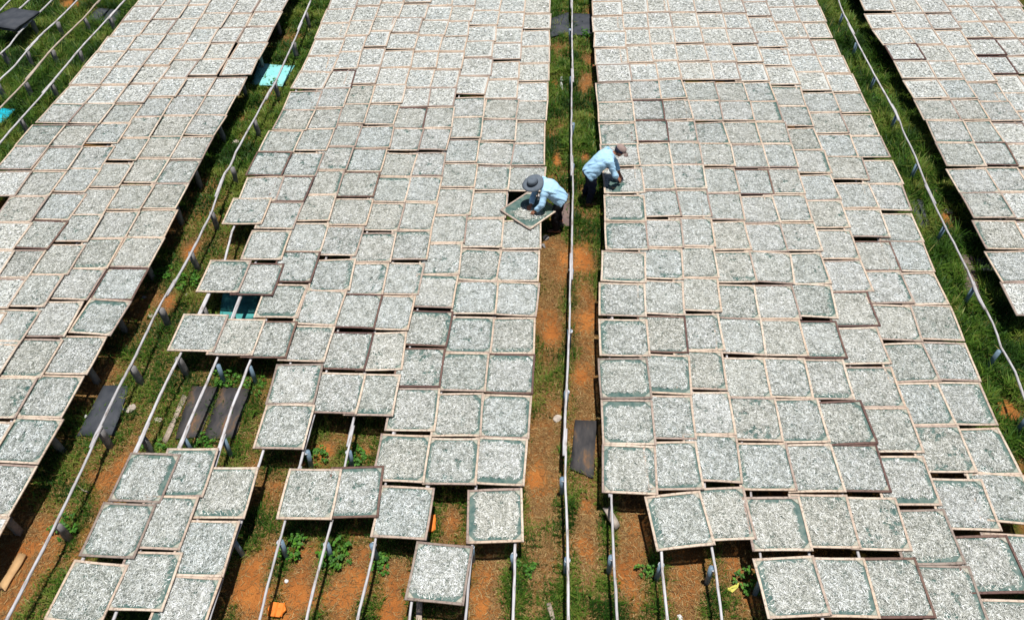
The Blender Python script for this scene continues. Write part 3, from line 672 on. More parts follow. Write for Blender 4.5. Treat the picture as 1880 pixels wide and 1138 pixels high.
straight('third rail from left under the block left of path, crossing the black boards', 0, 0, 0, 'pipe', W2([(280, 1200), (403, 820), (425.6, 750), (445.7, 700), (459, 664)]) + [(-4.61, y) for y in (10, 13, 16, 19, 22)], r0=0.021,
         posts=[un(px, py, RAILTOP)[1] for px, py in [(408, 805), (458, 670)]] + [10, 13, 16])
straight('rail along the right edge of the front left group of trays', -3.98, 2.9, 21.6, 'pipe', posts=[un(440, 990, RAILTOP)[1], un(492, 785, RAILTOP)[1], 9, 12, 15])
FRONT = [(-3.37, [(521, 954), (511, 993), (495, 1051), (472.5, 1138)], 'rail running to the bottom edge just left of an orange tile shard', [(513, 992), (558, 826)]),
         (-2.76, [(606, 957), (595, 1001), (575, 1071), (559, 1138)], 'second front rail from left, below the pair of trays', [(600, 996), (634, 826)]),
         (-2.13, [(686.6, 991), (683, 1016), (670, 1068), (653, 1138)], 'third front rail from left, left of the grey-framed lone tray', [(686, 996), (707, 850)]),
         (-1.51, [(753, 1106), (749, 1138)], 'fourth front rail from left, coming out under the lone tray', [(770, 960)]),
         (-0.83, [(858, 1073), (853, 1138)], 'fifth front rail from left, beside the right edge of the lone tray', [(862, 1000)]),
         (-0.23, [(944, 997), (942, 1058), (941, 1138)], 'rail along the right edge of the block left of path', [(943, 1015), (955, 850), (972, 690), (985, 560), (992, 440), (1000, 330)])]
for x, P, lab, po in FRONT:
    straight(lab, 0, 0, 0, 'pipe', W2([(P[-1][0] - 8, 1190)] + P[::-1]) + [(x, y) for y in (6, 8, 10, 12, 14, 16, 18, 20, 22)],
             posts=[un(a, b, RAILTOP)[1] for a, b in po] + ([8.0, 11.0, 14] if len(po) < 4 else [14, 16, 18]), ties=True)
RF = [(1.05, [(1121, 909), (1123, 965), (1125, 1023), (1132, 1138)], 'rail along the left edge of the block right of path', [(1124, 1020), (1119, 860), (1114, 700), (1110, 560), (1108, 450)]),
      (1.68, [(1213, 1012), (1214, 1038), (1218, 1078), (1225, 1138)], 'second rail under the block right of path, out past its front', [(1213, 1033)]),
      (2.35, [(1305, 1003), (1312, 1041), (1318, 1090), (1324, 1138)], 'third rail under the block right of path, beside a yellow leaf', [(1309, 1040)])]
for x, P, lab, po in RF:
    straight(lab, 0, 0, 0, 'pipe', W2([(P[-1][0] + 4, 1190)] + P[::-1]) + [(x + (.09 if x < 1.2 and y > 8 else 0), y) for y in (6.5, 9, 12, 15, 18, 21, 22)],
             posts=[un(a, b, RAILTOP)[1] for a, b in po] + ([7.5, 11.0, 14] if len(po) < 4 else [12.4, 14.4, 16.5, 18.6]), ties=True)
straight('fourth rail under the block right of path, seen through the netting', 2.98, 3.2, 22, 'pipe', posts=[4.3, 7, 10, 13])
for k, x in enumerate((3.6, 4.25, 4.9, 5.5)): straight(f'{ORD[k + 5]} rail under the block right of path', x, 3.2 + k * .3, 22, 'pipe', step=2.6)
straight('rail under the right edge of the block right of path', 6.08, 4.6, 22, 'pipe')
straight('rail under the right edge of the far left block', -7.22, 3.0, 22, 'conc', r0=0.021, posts=[un(px, py, RAILTOP)[1] for px, py in [(12, 945), (110, 790), (165, 675), (223, 575), (280, 478), (322, 380), (362, 308), (408, 222), (455, 146), (488, 92), (515, 28)]])
for k, x in enumerate((-7.9, -8.6, -9.3)): straight(f'{ORD[k + 2]} rail from right under the far left block', x, 4.5 + k, 22, 'conc', step=2.6, r0=0.021)
straight('rail under the left edge of the far left block', -10.95, 10, 22, 'conc', r0=0.021)
straight('rail under the left edge of the far right block', 8.55, 8, 22.5, 'pipe', posts=[un(px, py, RAILTOP)[1] for px, py in [(1850, 535), (1795, 425), (1735, 305), (1660, 180), (1616, 82), (1590, 25)]])
for k, x in enumerate((9.2, 9.85, 10.5)): straight(f'{ORD[k + 2]} rail from left under the far right block', x, 11 + k * 1.2, 22.5, 'pipe', step=2.6)
FIELD = [([(226.6, 0), (198, 33), (143, 93), (118, 123), (93, 153), (35, 218), (0, 258), (-40, 304)], 'empty white rail nearest the far left block', [(200, 28), (142, 95), (95, 153), (40, 215)]),
         ([(181.5, 0), (153, 33), (95, 89), (45, 148), (0, 195), (-40, 238)], 'second empty rail left of the far left block', [(153, 34), (95, 92), (45, 150)]),
         ([(141, 0), (108, 34), (78, 60), (45, 95), (22, 123), (0, 143), (-40, 184)], 'third empty rail left of the far left block', [(108, 36), (47, 95), (0, 148)]),
         ([(95, 0), (70, 24), (32, 60), (15, 83), (0, 96), (-40, 134)], 'fourth empty rail out left, passing under the black slabs', [(62, 36), (3, 95)]),
         ([(52.6, 0), (30, 20), (-8, 56), (-40, 84)], 'fifth empty rail out left, ending under the black slabs', [(20, 30)]),
         ([(16, 0), (0, 17), (-40, 52)], 'empty rail in the top left corner', [(-10, 27)])]
for P, lab, po in FIELD:
    w = W2(P); s_ = (w[0][0], w[0][1])
    straight(lab, 0, 0, 0, 'conc', w + [(s_[0] + .03, s_[1] + d_) for d_ in (1.5, 3)], r0=0.021, mat=M_BAMBOO if 'second' in lab else None, posts=[un(a, b, RAILTOP)[1] for a, b in po])

# ------------------------------------------------------------------ things lying on the ground
BOARDS = []
def slab(name, quad, z, thick, mat, label, cat, group=None, warp=0.012, n=6, seed=0):
    """a thin board or sheet whose corners were read off the photo, at height z"""
    P = [un(a, b, z)[:2] for a, b in quad]; r = np.random.default_rng(seed + 5)
    if z < .3: BOARDS.append(P)
    c = np.mean(P, axis=0); V = []; F = []
    for top in (0, 1):
        for j in range(n):
            for i in range(n):
                u, v = i / (n - 1), j / (n - 1)
                q = (1 - v) * ((1 - u) * P[0] + u * P[1]) + v * ((1 - u) * P[3] + u * P[2])
                h = warp * 2 * (fbm(np.array([u * 2.5 + seed]), np.array([v * 2.5]), seed)[0] - 0.3)
                ed = 0.006 * r.normal() if (i in (0, n - 1) or j in (0, n - 1)) else 0
                V.append((q[0] - c[0] + ed, q[1] - c[1] + ed * .5, (thick if top else 0) + max(h, 0)))
    m = n * n
    for j in range(n - 1):
        for i in range(n - 1):
            a = j * n + i; F.append([m + a, m + a + n, m + a + n + 1, m + a + 1]); F.append([a, a + 1, a + n + 1, a + n])
    for i in range(n - 1):
        for a, b in ((i, i + 1), (m - n + i + 1, m - n + i), ((i + 1) * n, i * n), (i * n + n - 1, (i + 1) * n + n - 1)):
            F.append([a, m + a, m + b, b])
    o = link(name, mesh_np(name, V, [np.array(F)], [mat]), None, (c[0], c[1], z)); return tag(o, label, cat, group)

G = 'old boards lying on the ground'
slab('ground_board', [(191, 708), (237, 709), (210, 799), (141, 801)], .03, .012, M_MAT2, 'dark charcoal board on the ground beneath the left gap rail', 'board', G, seed=1)
slab('ground_board', [(353, 709), (403, 710), (368, 803), (322, 806)], .03, .012, M_MAT, 'left one of two black boards side by side under open rails', 'board', G, seed=2)
slab('ground_board', [(407, 711), (461, 715), (431, 805), (373, 807)], .03, .012, M_MAT, 'right one of two black boards, dusted with orange soil', 'board', G, seed=3)
slab('ground_board', [(1055, 772), (1096, 773), (1089, 878), (1047, 861)], .03, .012, M_MAT, 'black board streaked with orange soil beside the central rail', 'board', G, seed=9)
slab('ground_board', [(1051, 26), (1089, 28), (1088, 66), (1051, 65)], .05, .012, M_MAT2, 'dark board right of the central rail at the top edge', 'board', G, seed=5)
slab('ground_board', [(1008, 36), (1044, 24), (1046, 60), (1008, 70)], .05, .012, M_MAT2, 'dark board left of the central rail at the top edge', 'board', G, seed=6)
slab('ground_board', [(1031, 355), (1047, 355), (1048, 416), (1018, 418)], .03, .012, M_MATB, 'brown board on the path behind the hatted man', 'board', G, seed=7)
slab('ground_board', [(1668, 366), (1693, 368), (1708, 420), (1684, 421)], .03, .012, M_MAT2, 'dark board in the grass left of the winding right rail', 'board', G, seed=8)
slab('ground_board', [(1764, 468), (1784, 470), (1801, 545), (1772, 542)], .03, .012, M_MATB, 'brownish board under the winding right rail', 'board', G, seed=10)
slab('ground_board', [(1787, 473), (1828, 475), (1846, 500), (1797, 499)], .03, .012, M_MAT2, 'dark board in the shade of the far right block', 'board', G, seed=11)
slab('ground_board', [(180, 16), (202, 18), (184, 42), (160, 38)], .06, .012, M_MAT2, 'left half of the split dark board in the top left grass', 'board', G, seed=12)
slab('ground_board', [(203, 18), (225, 20), (208, 48), (186, 43)], .06, .012, M_MAT2, 'right half of the split dark board in the top left grass', 'board', G, seed=13)
slab('black_slab', [(26, 20), (73, 26), (27, 60), (-22, 50)], RAILTOP + .005, .04, M_MAT2, 'lower black slab resting on the empty rails', 'board', 'black slabs on the rails', seed=14, warp=.03)
slab('black_slab', [(24, 18), (74, 24), (28, 57), (-24, 47)], RAILTOP + .06, .035, M_MAT2, 'upper black slab of the stack on the empty rails', 'board', 'black slabs on the rails', seed=14, warp=.03)
slab('plastic_sheet', [(475, 118), (541, 122), (519, 160), (460, 157)], .05, .004, M_CYAN, 'turquoise plastic sheet lying in the grass of the left gap', 'sheet', 'plastic sheets', .03, 8, 15)
slab('plastic_sheet', [(-30, 197), (30, 201), (5, 227), (-40, 232)], .05, .004, M_BLUE, 'bright blue plastic sheet at the left edge', 'sheet', 'plastic sheets', .04, 8, 16)
slab('plastic_sheet', [(410, 538), (480, 538), (472, 586), (402, 586)], .04, .004, M_TEAL, 'dark teal sheet under a gap in the trays', 'sheet', 'plastic sheets', .03, 8, 17)

def plank(name, a, b, width, thick, mat, label, cat='plank', z=.03, z2=None):
    A = un(*a, z); B = un(*b, z if z2 is None else z2); L = np.linalg.norm(B - A); r = np.random.default_rng(int(a[0]))
    V = []; n = 5
    for i in range(n):
        t = i / (n - 1); w = width / 2 * (1 + r.normal(0, .06)); zz = r.normal(0, .003)
        for x, h in ((-w, 0), (w, 0), (w, thick), (-w, thick)): V.append((x + r.normal(0, .003), t * L + (r.normal(0, .02) if i in (0, n - 1) else 0), h + zz))
    F = [[i * 4 + k, i * 4 + (k + 1) % 4, (i + 1) * 4 + (k + 1) % 4, (i + 1) * 4 + k] for i in range(n - 1) for k in range(4)] + [[3, 2, 1, 0], [(n - 1) * 4 + k for k in range(4)]]
    o = link(name, mesh_np(name, V, [np.array(F)], [mat]), None, tuple(A)); d = B - A
    o.rotation_euler = (math.asin((B[2] - A[2]) / L), 0, math.atan2(-d[0], d[1])); return tag(o, label, cat)
plank('wooden_plank', (303, 813), (340, 728), .085, .03, M_PLANK, 'grey wooden plank lying left of the black boards')
plank('wooden_plank', (3, 1083), (42, 1020), .11, .03, M_PLANKO, 'orange-tan plank on the ground at the lower left edge')
plank('wooden_plank', (1016, 1140), (1007, 1109), .06, .03, M_PLANK, 'pale plank tip at the bottom edge left of the central rail')
plank('wooden_plank', (769, 1160), (771, 1085), .075, .05, M_PLANK, 'squared timber lying beneath the lone front tray')
plank('wooden_plank', (1031, 166), (1031, 143), .06, .03, M_WHITEST, 'short whitish batten on the path in the distance')
plank('concrete_stub', (1131, 967), (1112, 932), .09, .05, M_STONE, 'pinkish grey slab leaning by the rail right of the path', 'slab', .05, .25)

def rock(name, px, size, mat, label, cat='stone', group='loose stones', flat=.6, seed=0, z=0.0):
    r = np.random.default_rng(seed + 77); bm = bmesh.new(); bmesh.ops.create_icosphere(bm, subdivisions=2, radius=1)
    ax = r.uniform(.75, 1.2, 3)
    cuts = [(Vector(r.normal(size=3)).normalized(), r.uniform(.55, .85)) for _ in range(7)]
    for v in bm.verts:
        for nn, dd_ in cuts:
            s = v.co.dot(nn)
            if s > dd_: v.co -= nn * (s - dd_)
        v.co = Vector((v.co.x * size * ax[0], v.co.y * size * ax[1], v.co.z * size * flat))
    me = bpy.data.meshes.new(name); bm.to_mesh(me); bm.free(); me.materials.append(mat)
    w = un(px[0], px[1], z + size * flat * .4); o = link(name, me, None, (w[0], w[1], z + size * flat * .45)); o.rotation_euler = (0, 0, r.uniform(0, 6)); return tag(o, label, cat, group)
rock('stone', (241, 751), .085, M_STONE, 'angular tan stone right of the charcoal board', seed=1)
rock('stone', (229, 753), .05, M_CONC, 'small grey stone touching the tan stone', seed=2)
rock('stone', (290, 771), .07, M_STONE, 'flat stone by the rail left of the wooden plank', seed=3, flat=.35)
rock('stone', (265, 546), .05, M_CONC, 'small grey stone in the shade by the left gap rail', seed=4)
rock('stone', (277, 580), .045, M_STONE, 'whitish stone against the left gap rail', seed=5)
rock('stone', (343, 541), .05, M_STONE, 'small tan stone in the grass left of the teal sheet', seed=6)
rock('stone', (434, 261), .08, M_STONE, 'pale stone beside the bend of the left gap rail', seed=7)
rock('stone', (1024, 768), .09, M_STONE, 'flat pale stone left of the central rail', seed=8, flat=.3)
rock('stone', (157, 764), .03, M_WHITEST, 'small white pebble on the charcoal board', seed=9, z=.045)
rock('stone', (526, 1066), .03, M_WHITEST, 'white pebble between the two leftmost front rails', seed=10)
rock('stone', (1248, 1133), .05, M_WHITEST, 'white crumpled lump at the bottom edge right of path', seed=11, flat=.4)
rock('stone', (1002, 437), .07, M_CONC, 'dark stone on the path edge below the hatted man', seed=12)
rock('stone', (998, 452), .06, M_CONC, 'lower dark stone on the path edge below the hatted man', seed=13)
rock('brick', (1715, 352), .065, M_BRICK, 'upper broken brick beside the winding right rail', 'brick', 'broken bricks', .8, 14)
rock('brick', (1735, 372), .10, M_BRICK, 'largest broken brick beside the winding right rail', 'brick', 'broken bricks', .6, 15)
rock('brick', (1741, 389), .085, M_STONE, 'pinkish broken brick, lowest beside the winding right rail', 'brick', 'broken bricks', .5, 16)
rock('brick', (1092, 122), .07, M_BRICK, 'reddish brick by the left edge of the block right of path', 'brick', 'broken bricks', .7, 17)

def shard(name, out, z, thick, mat, label, cat, grooves=0, group=None):
    P = np.array([un(a, b, z)[:2] for a, b in out]); c = P.mean(0); P = P - c; n = len(P)
    V = [(x, y, 0) for x, y in P] + [(x * .96, y * .96, thick) for x, y in P]
    bm = bmesh.new(); bv = [bm.verts.new(v) for v in V]
    bm.faces.new(bv[n:]); bm.faces.new(bv[:n][::-1])
    for k in range(n): bm.faces.new((bv[k], bv[(k + 1) % n], bv[n + (k + 1) % n], bv[n + k]))
    bmesh.ops.recalc_face_normals(bm, faces=bm.faces)
    me = bpy.data.meshes.new(name); bm.to_mesh(me); bm.free(); me.materials.append(mat)
    root = link(name, me, None, (c[0], c[1], z)); root.rotation_euler = (rad(4), rad(-3), 0)
    if grooves:
        for k in range(grooves):
            u = (k - (grooves - 1) / 2) * .09
            b = boxv(-.008, .008, -.09, .09, thick - .004, thick + .012); link('ridge', mesh_np('ridge', b, [BOXF], [mat]), root, (u, 0, 0))
    return tag(root, label, cat, group)
shard('roof_tile', [(491, 1118), (499, 1104), (524, 1108), (526, 1120), (513, 1133), (496, 1131)], .06, .018, M_TILE, 'broken orange roof tile at the bottom beside a front rail', 'roof tile', 3, 'orange tile pieces')
shard('roof_tile', [(785, 946), (800, 945), (800, 972), (794, 976), (785, 975)], .08, .018, M_TILE, 'orange roof tile piece beside a tray, half in shade', 'roof tile', 2, 'orange tile pieces')
shard('fallen_leaf', [(1332, 1080), (1345, 1075), (1357, 1069), (1355, 1078), (1345, 1087)], .04, .003, M_YLEAF, 'yellow fallen leaf near the third rail right of path', 'leaf')
shard('stray_twig', [(141, 888), (150, 897), (163, 902), (164, 905), (150, 900)], .05, .008, M_PLANK, 'bent dry twig beside the left gap rail', 'twig')

# ------------------------------------------------------------------ grass, straw, weeds
REG = [(-0.55, 1.3, 2.8, 22.5, 1.0), (-8.0, -5.3, 2.8, 22.5, 1.0), (-5.3, -4.1, 4.6, 8.6, 1.0), (6.0, 8.95, 5.5, 23.5, 1.25), (-17, -10.8, 11.5, 23, 1.0), (-4.5, 3.4, 2.7, 5.7, 1.0), (-4.2, -1.8, 5.6, 7.2, .9), (-9.0, -7.4, 2.9, 6, .5)]
def covered(x, y):
    hit = np.zeros(len(x), bool)
    for q in BOARDS:
        ins = np.ones(len(x), bool)
        for i in range(4):
            a, b = q[i], q[(i + 1) % 4]; ins &= ((b[0] - a[0]) * (y - a[1]) - (b[1] - a[1]) * (x - a[0])) < 0.0
        hit |= ins
    return hit
def scatter(n, rng, which):
    area = np.array([(b - a) * (d - c) * w * (1 if which == 'g' else .2 if i in (3, 4) else 1) * (.8 if i in (3, 4) else 1.3) for i, (a, b, c, d, w) in enumerate(REG)]); k = rng.choice(len(REG), n, p=area / area.sum())
    R = np.array(REG)[k]; x = R[:, 0] + rng.random(n) * (R[:, 1] - R[:, 0]); y = R[:, 2] + rng.random(n) * (R[:, 3] - R[:, 2])
    g, d = cover(x, y); keep = rng.random(n) < (g if which == 'g' else np.clip(d + .12, 0, 1)); keep &= ~(covered(x, y) & (rng.random(n) < .93)); return x[keep], y[keep], g[keep]

def grass():
    r = np.random.default_rng(5); x, y, g = scatter(600000, r, 'g'); n = len(x)
    # gather blades into tufts
    tx = np.round(x / .09) * .09 + .03 * (vnoise(x * 11, y * 11, 3) - .5) * 2; ty = np.round(y / .09) * .09
    x = x + (tx - x) * .45; y = y + (ty - y) * .45
    tall = (.6 + .8 * fbm(x * 1.7, y * 1.7, 51)) * (.45 + 1.15 * vnoise(x * 6.5, y * 6.5, 53)) ; lush = 1 + .9 * ((x > 6.0) | (x < -10)) + .35 * (y > 12)
    hgt = r.uniform(.035, .115, n) * tall * lush * (0.5 + g * .6); w = r.uniform(.005, .010, n) * (1 + .6 * ((x > 6) | (x < -10) | (y > 11)))
    w = np.where(r.random(n) < .12, w * 2.4, w); th = r.uniform(0, 2 * np.pi, n); lean = r.uniform(.3, 1.25, n)
    d = np.stack([np.cos(th), np.sin(th)], 1); p = np.stack([-np.sin(th), np.cos(th)], 1); z = ground_h(x, y) - .005
    V = np.zeros((n, 5, 3)); c = np.stack([x, y], 1)
    for i, (s, k) in enumerate(((0, 1), (.55, .85))):
        b = c + d * (hgt * lean * s * s)[:, None]
        V[:, 2 * i, :2] = b - p * (w * k / 2)[:, None]; V[:, 2 * i + 1, :2] = b + p * (w * k / 2)[:, None]; V[:, 2 * i, 2] = V[:, 2 * i + 1, 2] = z + hgt * s
    V[:, 4, :2] = c + d * (hgt * lean)[:, None]; V[:, 4, 2] = z + hgt * (1 - .35 * np.clip(lean - .5, 0, 1))
    base = np.arange(n)[:, None] * 5
    broad = r.random(n) < .12; hgt = np.where(broad, hgt * .7, hgt)
    sh = np.clip(.44 + (fbm(x * 2.3, y * 2.3, 71) - .5) * 2.0 + (vnoise(x * 11, y * 11, 77) - .5) * .5 + r.normal(0, .15, n), 0, .88); sh = np.where(r.random(n) < .07 * (1.4 - g), r.uniform(.88, 1, n), sh)
    me = mesh_np('grass', V.reshape(-1, 3), [base + np.array([[0, 1, 3, 2]]), base + np.array([[2, 3, 4]])], [M_GRASS], {'shade': np.repeat(sh, 5)})
    tag(link('grass', me), 'short green grass growing in the gaps between the rack blocks', 'grass', kind='stuff')
def straw():
    r = np.random.default_rng(6); x, y, g = scatter(420000, r, 's'); n = len(x)
    L = r.uniform(.02, .09, n); w = r.uniform(.003, .0065, n); th = r.uniform(0, 2 * np.pi, n); z = ground_h(x, y) + r.uniform(.003, .022, n); tz = r.normal(0, .18, n)
    d = np.stack([np.cos(th), np.sin(th)], 1); p = np.stack([-np.sin(th), np.cos(th)], 1); c = np.stack([x, y], 1); V = np.zeros((n, 4, 3))
    for i, (s, q) in enumerate(((-.5, -1), (-.5, 1), (.5, 1), (.5, -1))):
        V[:, i, :2] = c + d * (L * s)[:, None] + p * (w * q / 2)[:, None]; V[:, i, 2] = z + tz * L * s
    me = mesh_np('dry_straw', V.reshape(-1, 3), [np.arange(n * 4).reshape(-1, 4)], [M_STRAW], {'shade': np.repeat(np.clip(r.normal(.45, .25, n), 0, 1), 4)})
    tag(link('dry_straw', me), 'dry straw litter over the reddish soil', 'straw', kind='stuff')
grass(); straw()

def weed(px, size, n, label, seed):
    r = random.Random(seed); w = un(px[0], px[1], .08 * size); root = empty('weed_plant', (w[0], w[1], 0))
    V, F, sh = [], [], []
    SV, SF = [], []
    for k in range(n):
        a = r.uniform(0, 6.28); R = size * .19 * math.sqrt(r.random()); h = size * r.uniform(.03, .17); bx, by = R * math.cos(a), R * math.sin(a)
        b = len(SV); SV += [(bx * .15 - .002, by * .15, -.02), (bx * .15 + .002, by * .15, -.02), (bx + .002, by, h), (bx - .002, by, h)]; SF.append([b, b + 1, b + 2, b + 3])
        for q in range(5):
            t = a + r.uniform(-1.2, 1.2) + q * 1.26; L = size * r.uniform(.028, .058); wd = L * r.uniform(.36, .5); dr = r.uniform(-.35, .25)
            dx, dy = math.cos(t), math.sin(t); b = len(V); zz = h * r.uniform(.55, 1.05)
            V += [(bx, by, zz), (bx + dx * L * .45 - dy * wd, by + dy * L * .45 + dx * wd, zz + dr * L * .3 + L * .12), (bx + dx * L, by + dy * L, zz + dr * L), (bx + dx * L * .45 + dy * wd, by + dy * L * .45 - dx * wd, zz + dr * L * .3 + L * .12)]
            F += [[b, b + 2, b + 1], [b, b + 3, b + 2]]; sh += [min(1, max(0, r.gauss(.55, .22)))] * 4
    f = link('leaves', mesh_np('leaves', V, [np.array(F)], [M_WEED], {'shade': sh}), root); f['kind'] = 'stuff'
    link('stem', mesh_np('stem', SV, [np.array(SF)], [M_WEED], {'shade': [.3] * len(SV)}), root)
    tag(root, label, 'weed', 'leafy weeds by the posts')
for i, (px, s, n, lab) in enumerate([
        ((652, 835), 1.0, 26, 'leafy weed at a rail foot below the middle of the left block'), ((578, 838), 1.0, 24, 'leafy weed under the tray right of the leftmost front rail'),
        ((615, 1015), 1.2, 34, 'largest leafy weed beside the second front rail'), ((700, 1030), .9, 20, 'leafy weed at the foot of the third front rail'),
        ((535, 1000), 1.1, 28, 'leafy weed beside the leftmost front rail post'), ((960, 1040), .9, 22, 'leafy weed right of the post at block edge by the path'),
        ((415, 690), 1.1, 26, 'leafy weed above the pair of black boards'), ((470, 705), 1.0, 22, 'leafy weed right of the black boards'), ((375, 815), 1.0, 20, 'leafy weed below the pair of black boards'),
        ((280, 825), 1.0, 22, 'leafy weed below the grey wooden plank'), ((120, 965), 1.0, 22, 'leafy weed by a post of the left gap rail near bottom'), ((345, 515), 1.2, 30, 'leafy weed by the left gap rail, left of the teal sheet'),
        ((300, 500), 1.0, 22, 'leafy weed in the shade of the far left block'), ((1078, 62), 1.1, 24, 'leafy weed in front of the dark board at top of path'), ((1375, 1065), 1.0, 24, 'leafy weed at the shaded foot of the fourth right rail'),
        ((1188, 1040), .8, 16, 'leafy weed left of the second rail right of path'), ((510, 45), 1.3, 30, 'leafy weed at the top of the left gap'), ((1620, 180), 1.3, 30, 'leafy weed beside the upper winding right rail'),
        ((1665, 300), 1.3, 30, 'leafy weed left of the winding right rail above the board'), ((500, 150), .9, 18, 'leafy weed growing over the turquoise sheet'), ((395, 1045), .9, 18, 'leafy weed in the bottom left under the tray group')]):
    weed(px, s, n, lab, i)

# ------------------------------------------------------------------ the two men
def ellipse_loft(rings, n=16):
    """rings: (centre, axis u, axis v) -> closed tube of ellipses"""
    V = []; th = np.linspace(0, 2 * np.pi, n, endpoint=False)
    for c, u, v in rings: V.append(np.array(c) + np.cos(th)[:, None] * np.array(u) + np.sin(th)[:, None] * np.array(v))
    m = len(rings); V = np.concatenate(V)
    Qd = np.array([[i * n + k, i * n + (k + 1) % n, (i + 1) * n + (k + 1) % n, (i + 1) * n + k] for i in range(m - 1) for k in range(n)])
    return V, [Qd, np.array([list(range(n))[::-1], [(m - 1) * n + k for k in range(n)]])]
def limb(path, r): return tube(path, r, 14)
def ball(c, rx, ry, rz, mat3=None):
    bm = bmesh.new(); bmesh.ops.create_uvsphere(bm, u_segments=16, v_segments=12, radius=1)
    V = np.array([v.co[:] for v in bm.verts]) * np.array([rx, ry, rz]); Fq = [[v.index for v in f.verts] for f in bm.faces]; bm.free()
    if mat3 is not None: V = V @ np.array(mat3).T
    V = V + np.array(c); return V, [np.array([f for f in Fq if len(f) == 4]), np.array([f for f in Fq if len(f) == 3])]
def fuse(name, pieces, mat, parent, voxel=0.012, smooth=4, origin=(0, 0, 0), wrinkle=0):
    """join closed pieces and re-skin them as one continuous surface"""
    Vs, Fs, off = [], [], 0
    for V, F in pieces:
        Vs.append(np.asarray(V)); Fs += [np.asarray(f) + off for f in F]; off += len(V)
    me = mesh_np(name, np.concatenate(Vs) - np.array(origin), Fs, [mat])
    bm = bmesh.new(); bm.from_mesh(me); bmesh.ops.recalc_face_normals(bm, faces=bm.faces); bm.to_mesh(me); bm.free()
    o = link(name, me)
    rm = o.modifiers.new('r', 'REMESH'); rm.mode = 'VOXEL'; rm.voxel_size = voxel
    sm = o.modifiers.new('s', 'SMOOTH'); sm.factor = 0.5; sm.iterations = smooth
    dg = bpy.context.evaluated_depsgraph_get(); me2 = bpy.data.meshes.new_from_object(o.evaluated_get(dg)); me2.name = name
    bpy.data.objects.remove(o); bpy.data.meshes.remove(me)
    me2.polygons.foreach_set('use_smooth', np.ones(len(me2.polygons), dtype=bool))
    if not me2.materials: me2.materials.append(mat)
    if wrinkle:
        n_ = len(me2.vertices); co = np.zeros(n_ * 3, np.float32); no = np.zeros(n_ * 3, np.float32)
        me2.vertices.foreach_get('co', co); me2.vertices.foreach_get('normal', no); co = co.reshape(-1, 3); no = no.reshape(-1, 3)
        q = 1.6 * np.abs(fbm(co[:, 0] * 5 + co[:, 2] * 3, co[:, 1] * 13 + co[:, 2] * 7, 5, 2) - .5) + .35 * np.abs(fbm(co[:, 0] * 21 - co[:, 2] * 17, co[:, 1] * 11, 9, 2) - .5)
        me2.vertices.foreach_set('co', (co + no * (q[:, None] * wrinkle)).ravel()); me2.update()
    return link(name, me2, parent)
def unit(v): v = np.array(v, float); return v / (np.linalg.norm(v) + 1e-9)

def hand(wrist, d, up, side):
    """palm and five bent fingers reaching from the wrist along d; side=+1 puts the thumb towards d x up"""
    d = unit(d); s = unit(np.cross(d, up)); u = np.cross(s, d); w = np.array(wrist); out = []
    out.append(ellipse_loft([(w - d * .02, s * .024, u * .019), (w + d * .03, s * .036, u * .016), (w + d * .075, s * .042, u * .014), (w + d * .09, s * .036, u * .011)], 12))
    for k, (o, L) in enumerate(((-.031, .062), (-.011, .074), (.010, .079), (.030, .070))):
        b = w + d * .078 + s * o * side
        p1 = b + unit(d - u * .35) * L * .5; p2 = p1 + unit(d - u * 1.1) * L * .3; p3 = p2 + unit(d * .4 - u * 1.2) * L * .22
        out.append(tube([b, p1, p2, p3], [.0095, .009, .0082, .006], 8))
    b = w + d * .025 + s * .030 * side; p1 = b + unit(d * .7 + s * side * .9 - u * .3) * .035; p2 = p1 + unit(d - u * .5) * .03
    out.append(tube([b, p1, p2], [.012, .0105, .008], 8)); return out

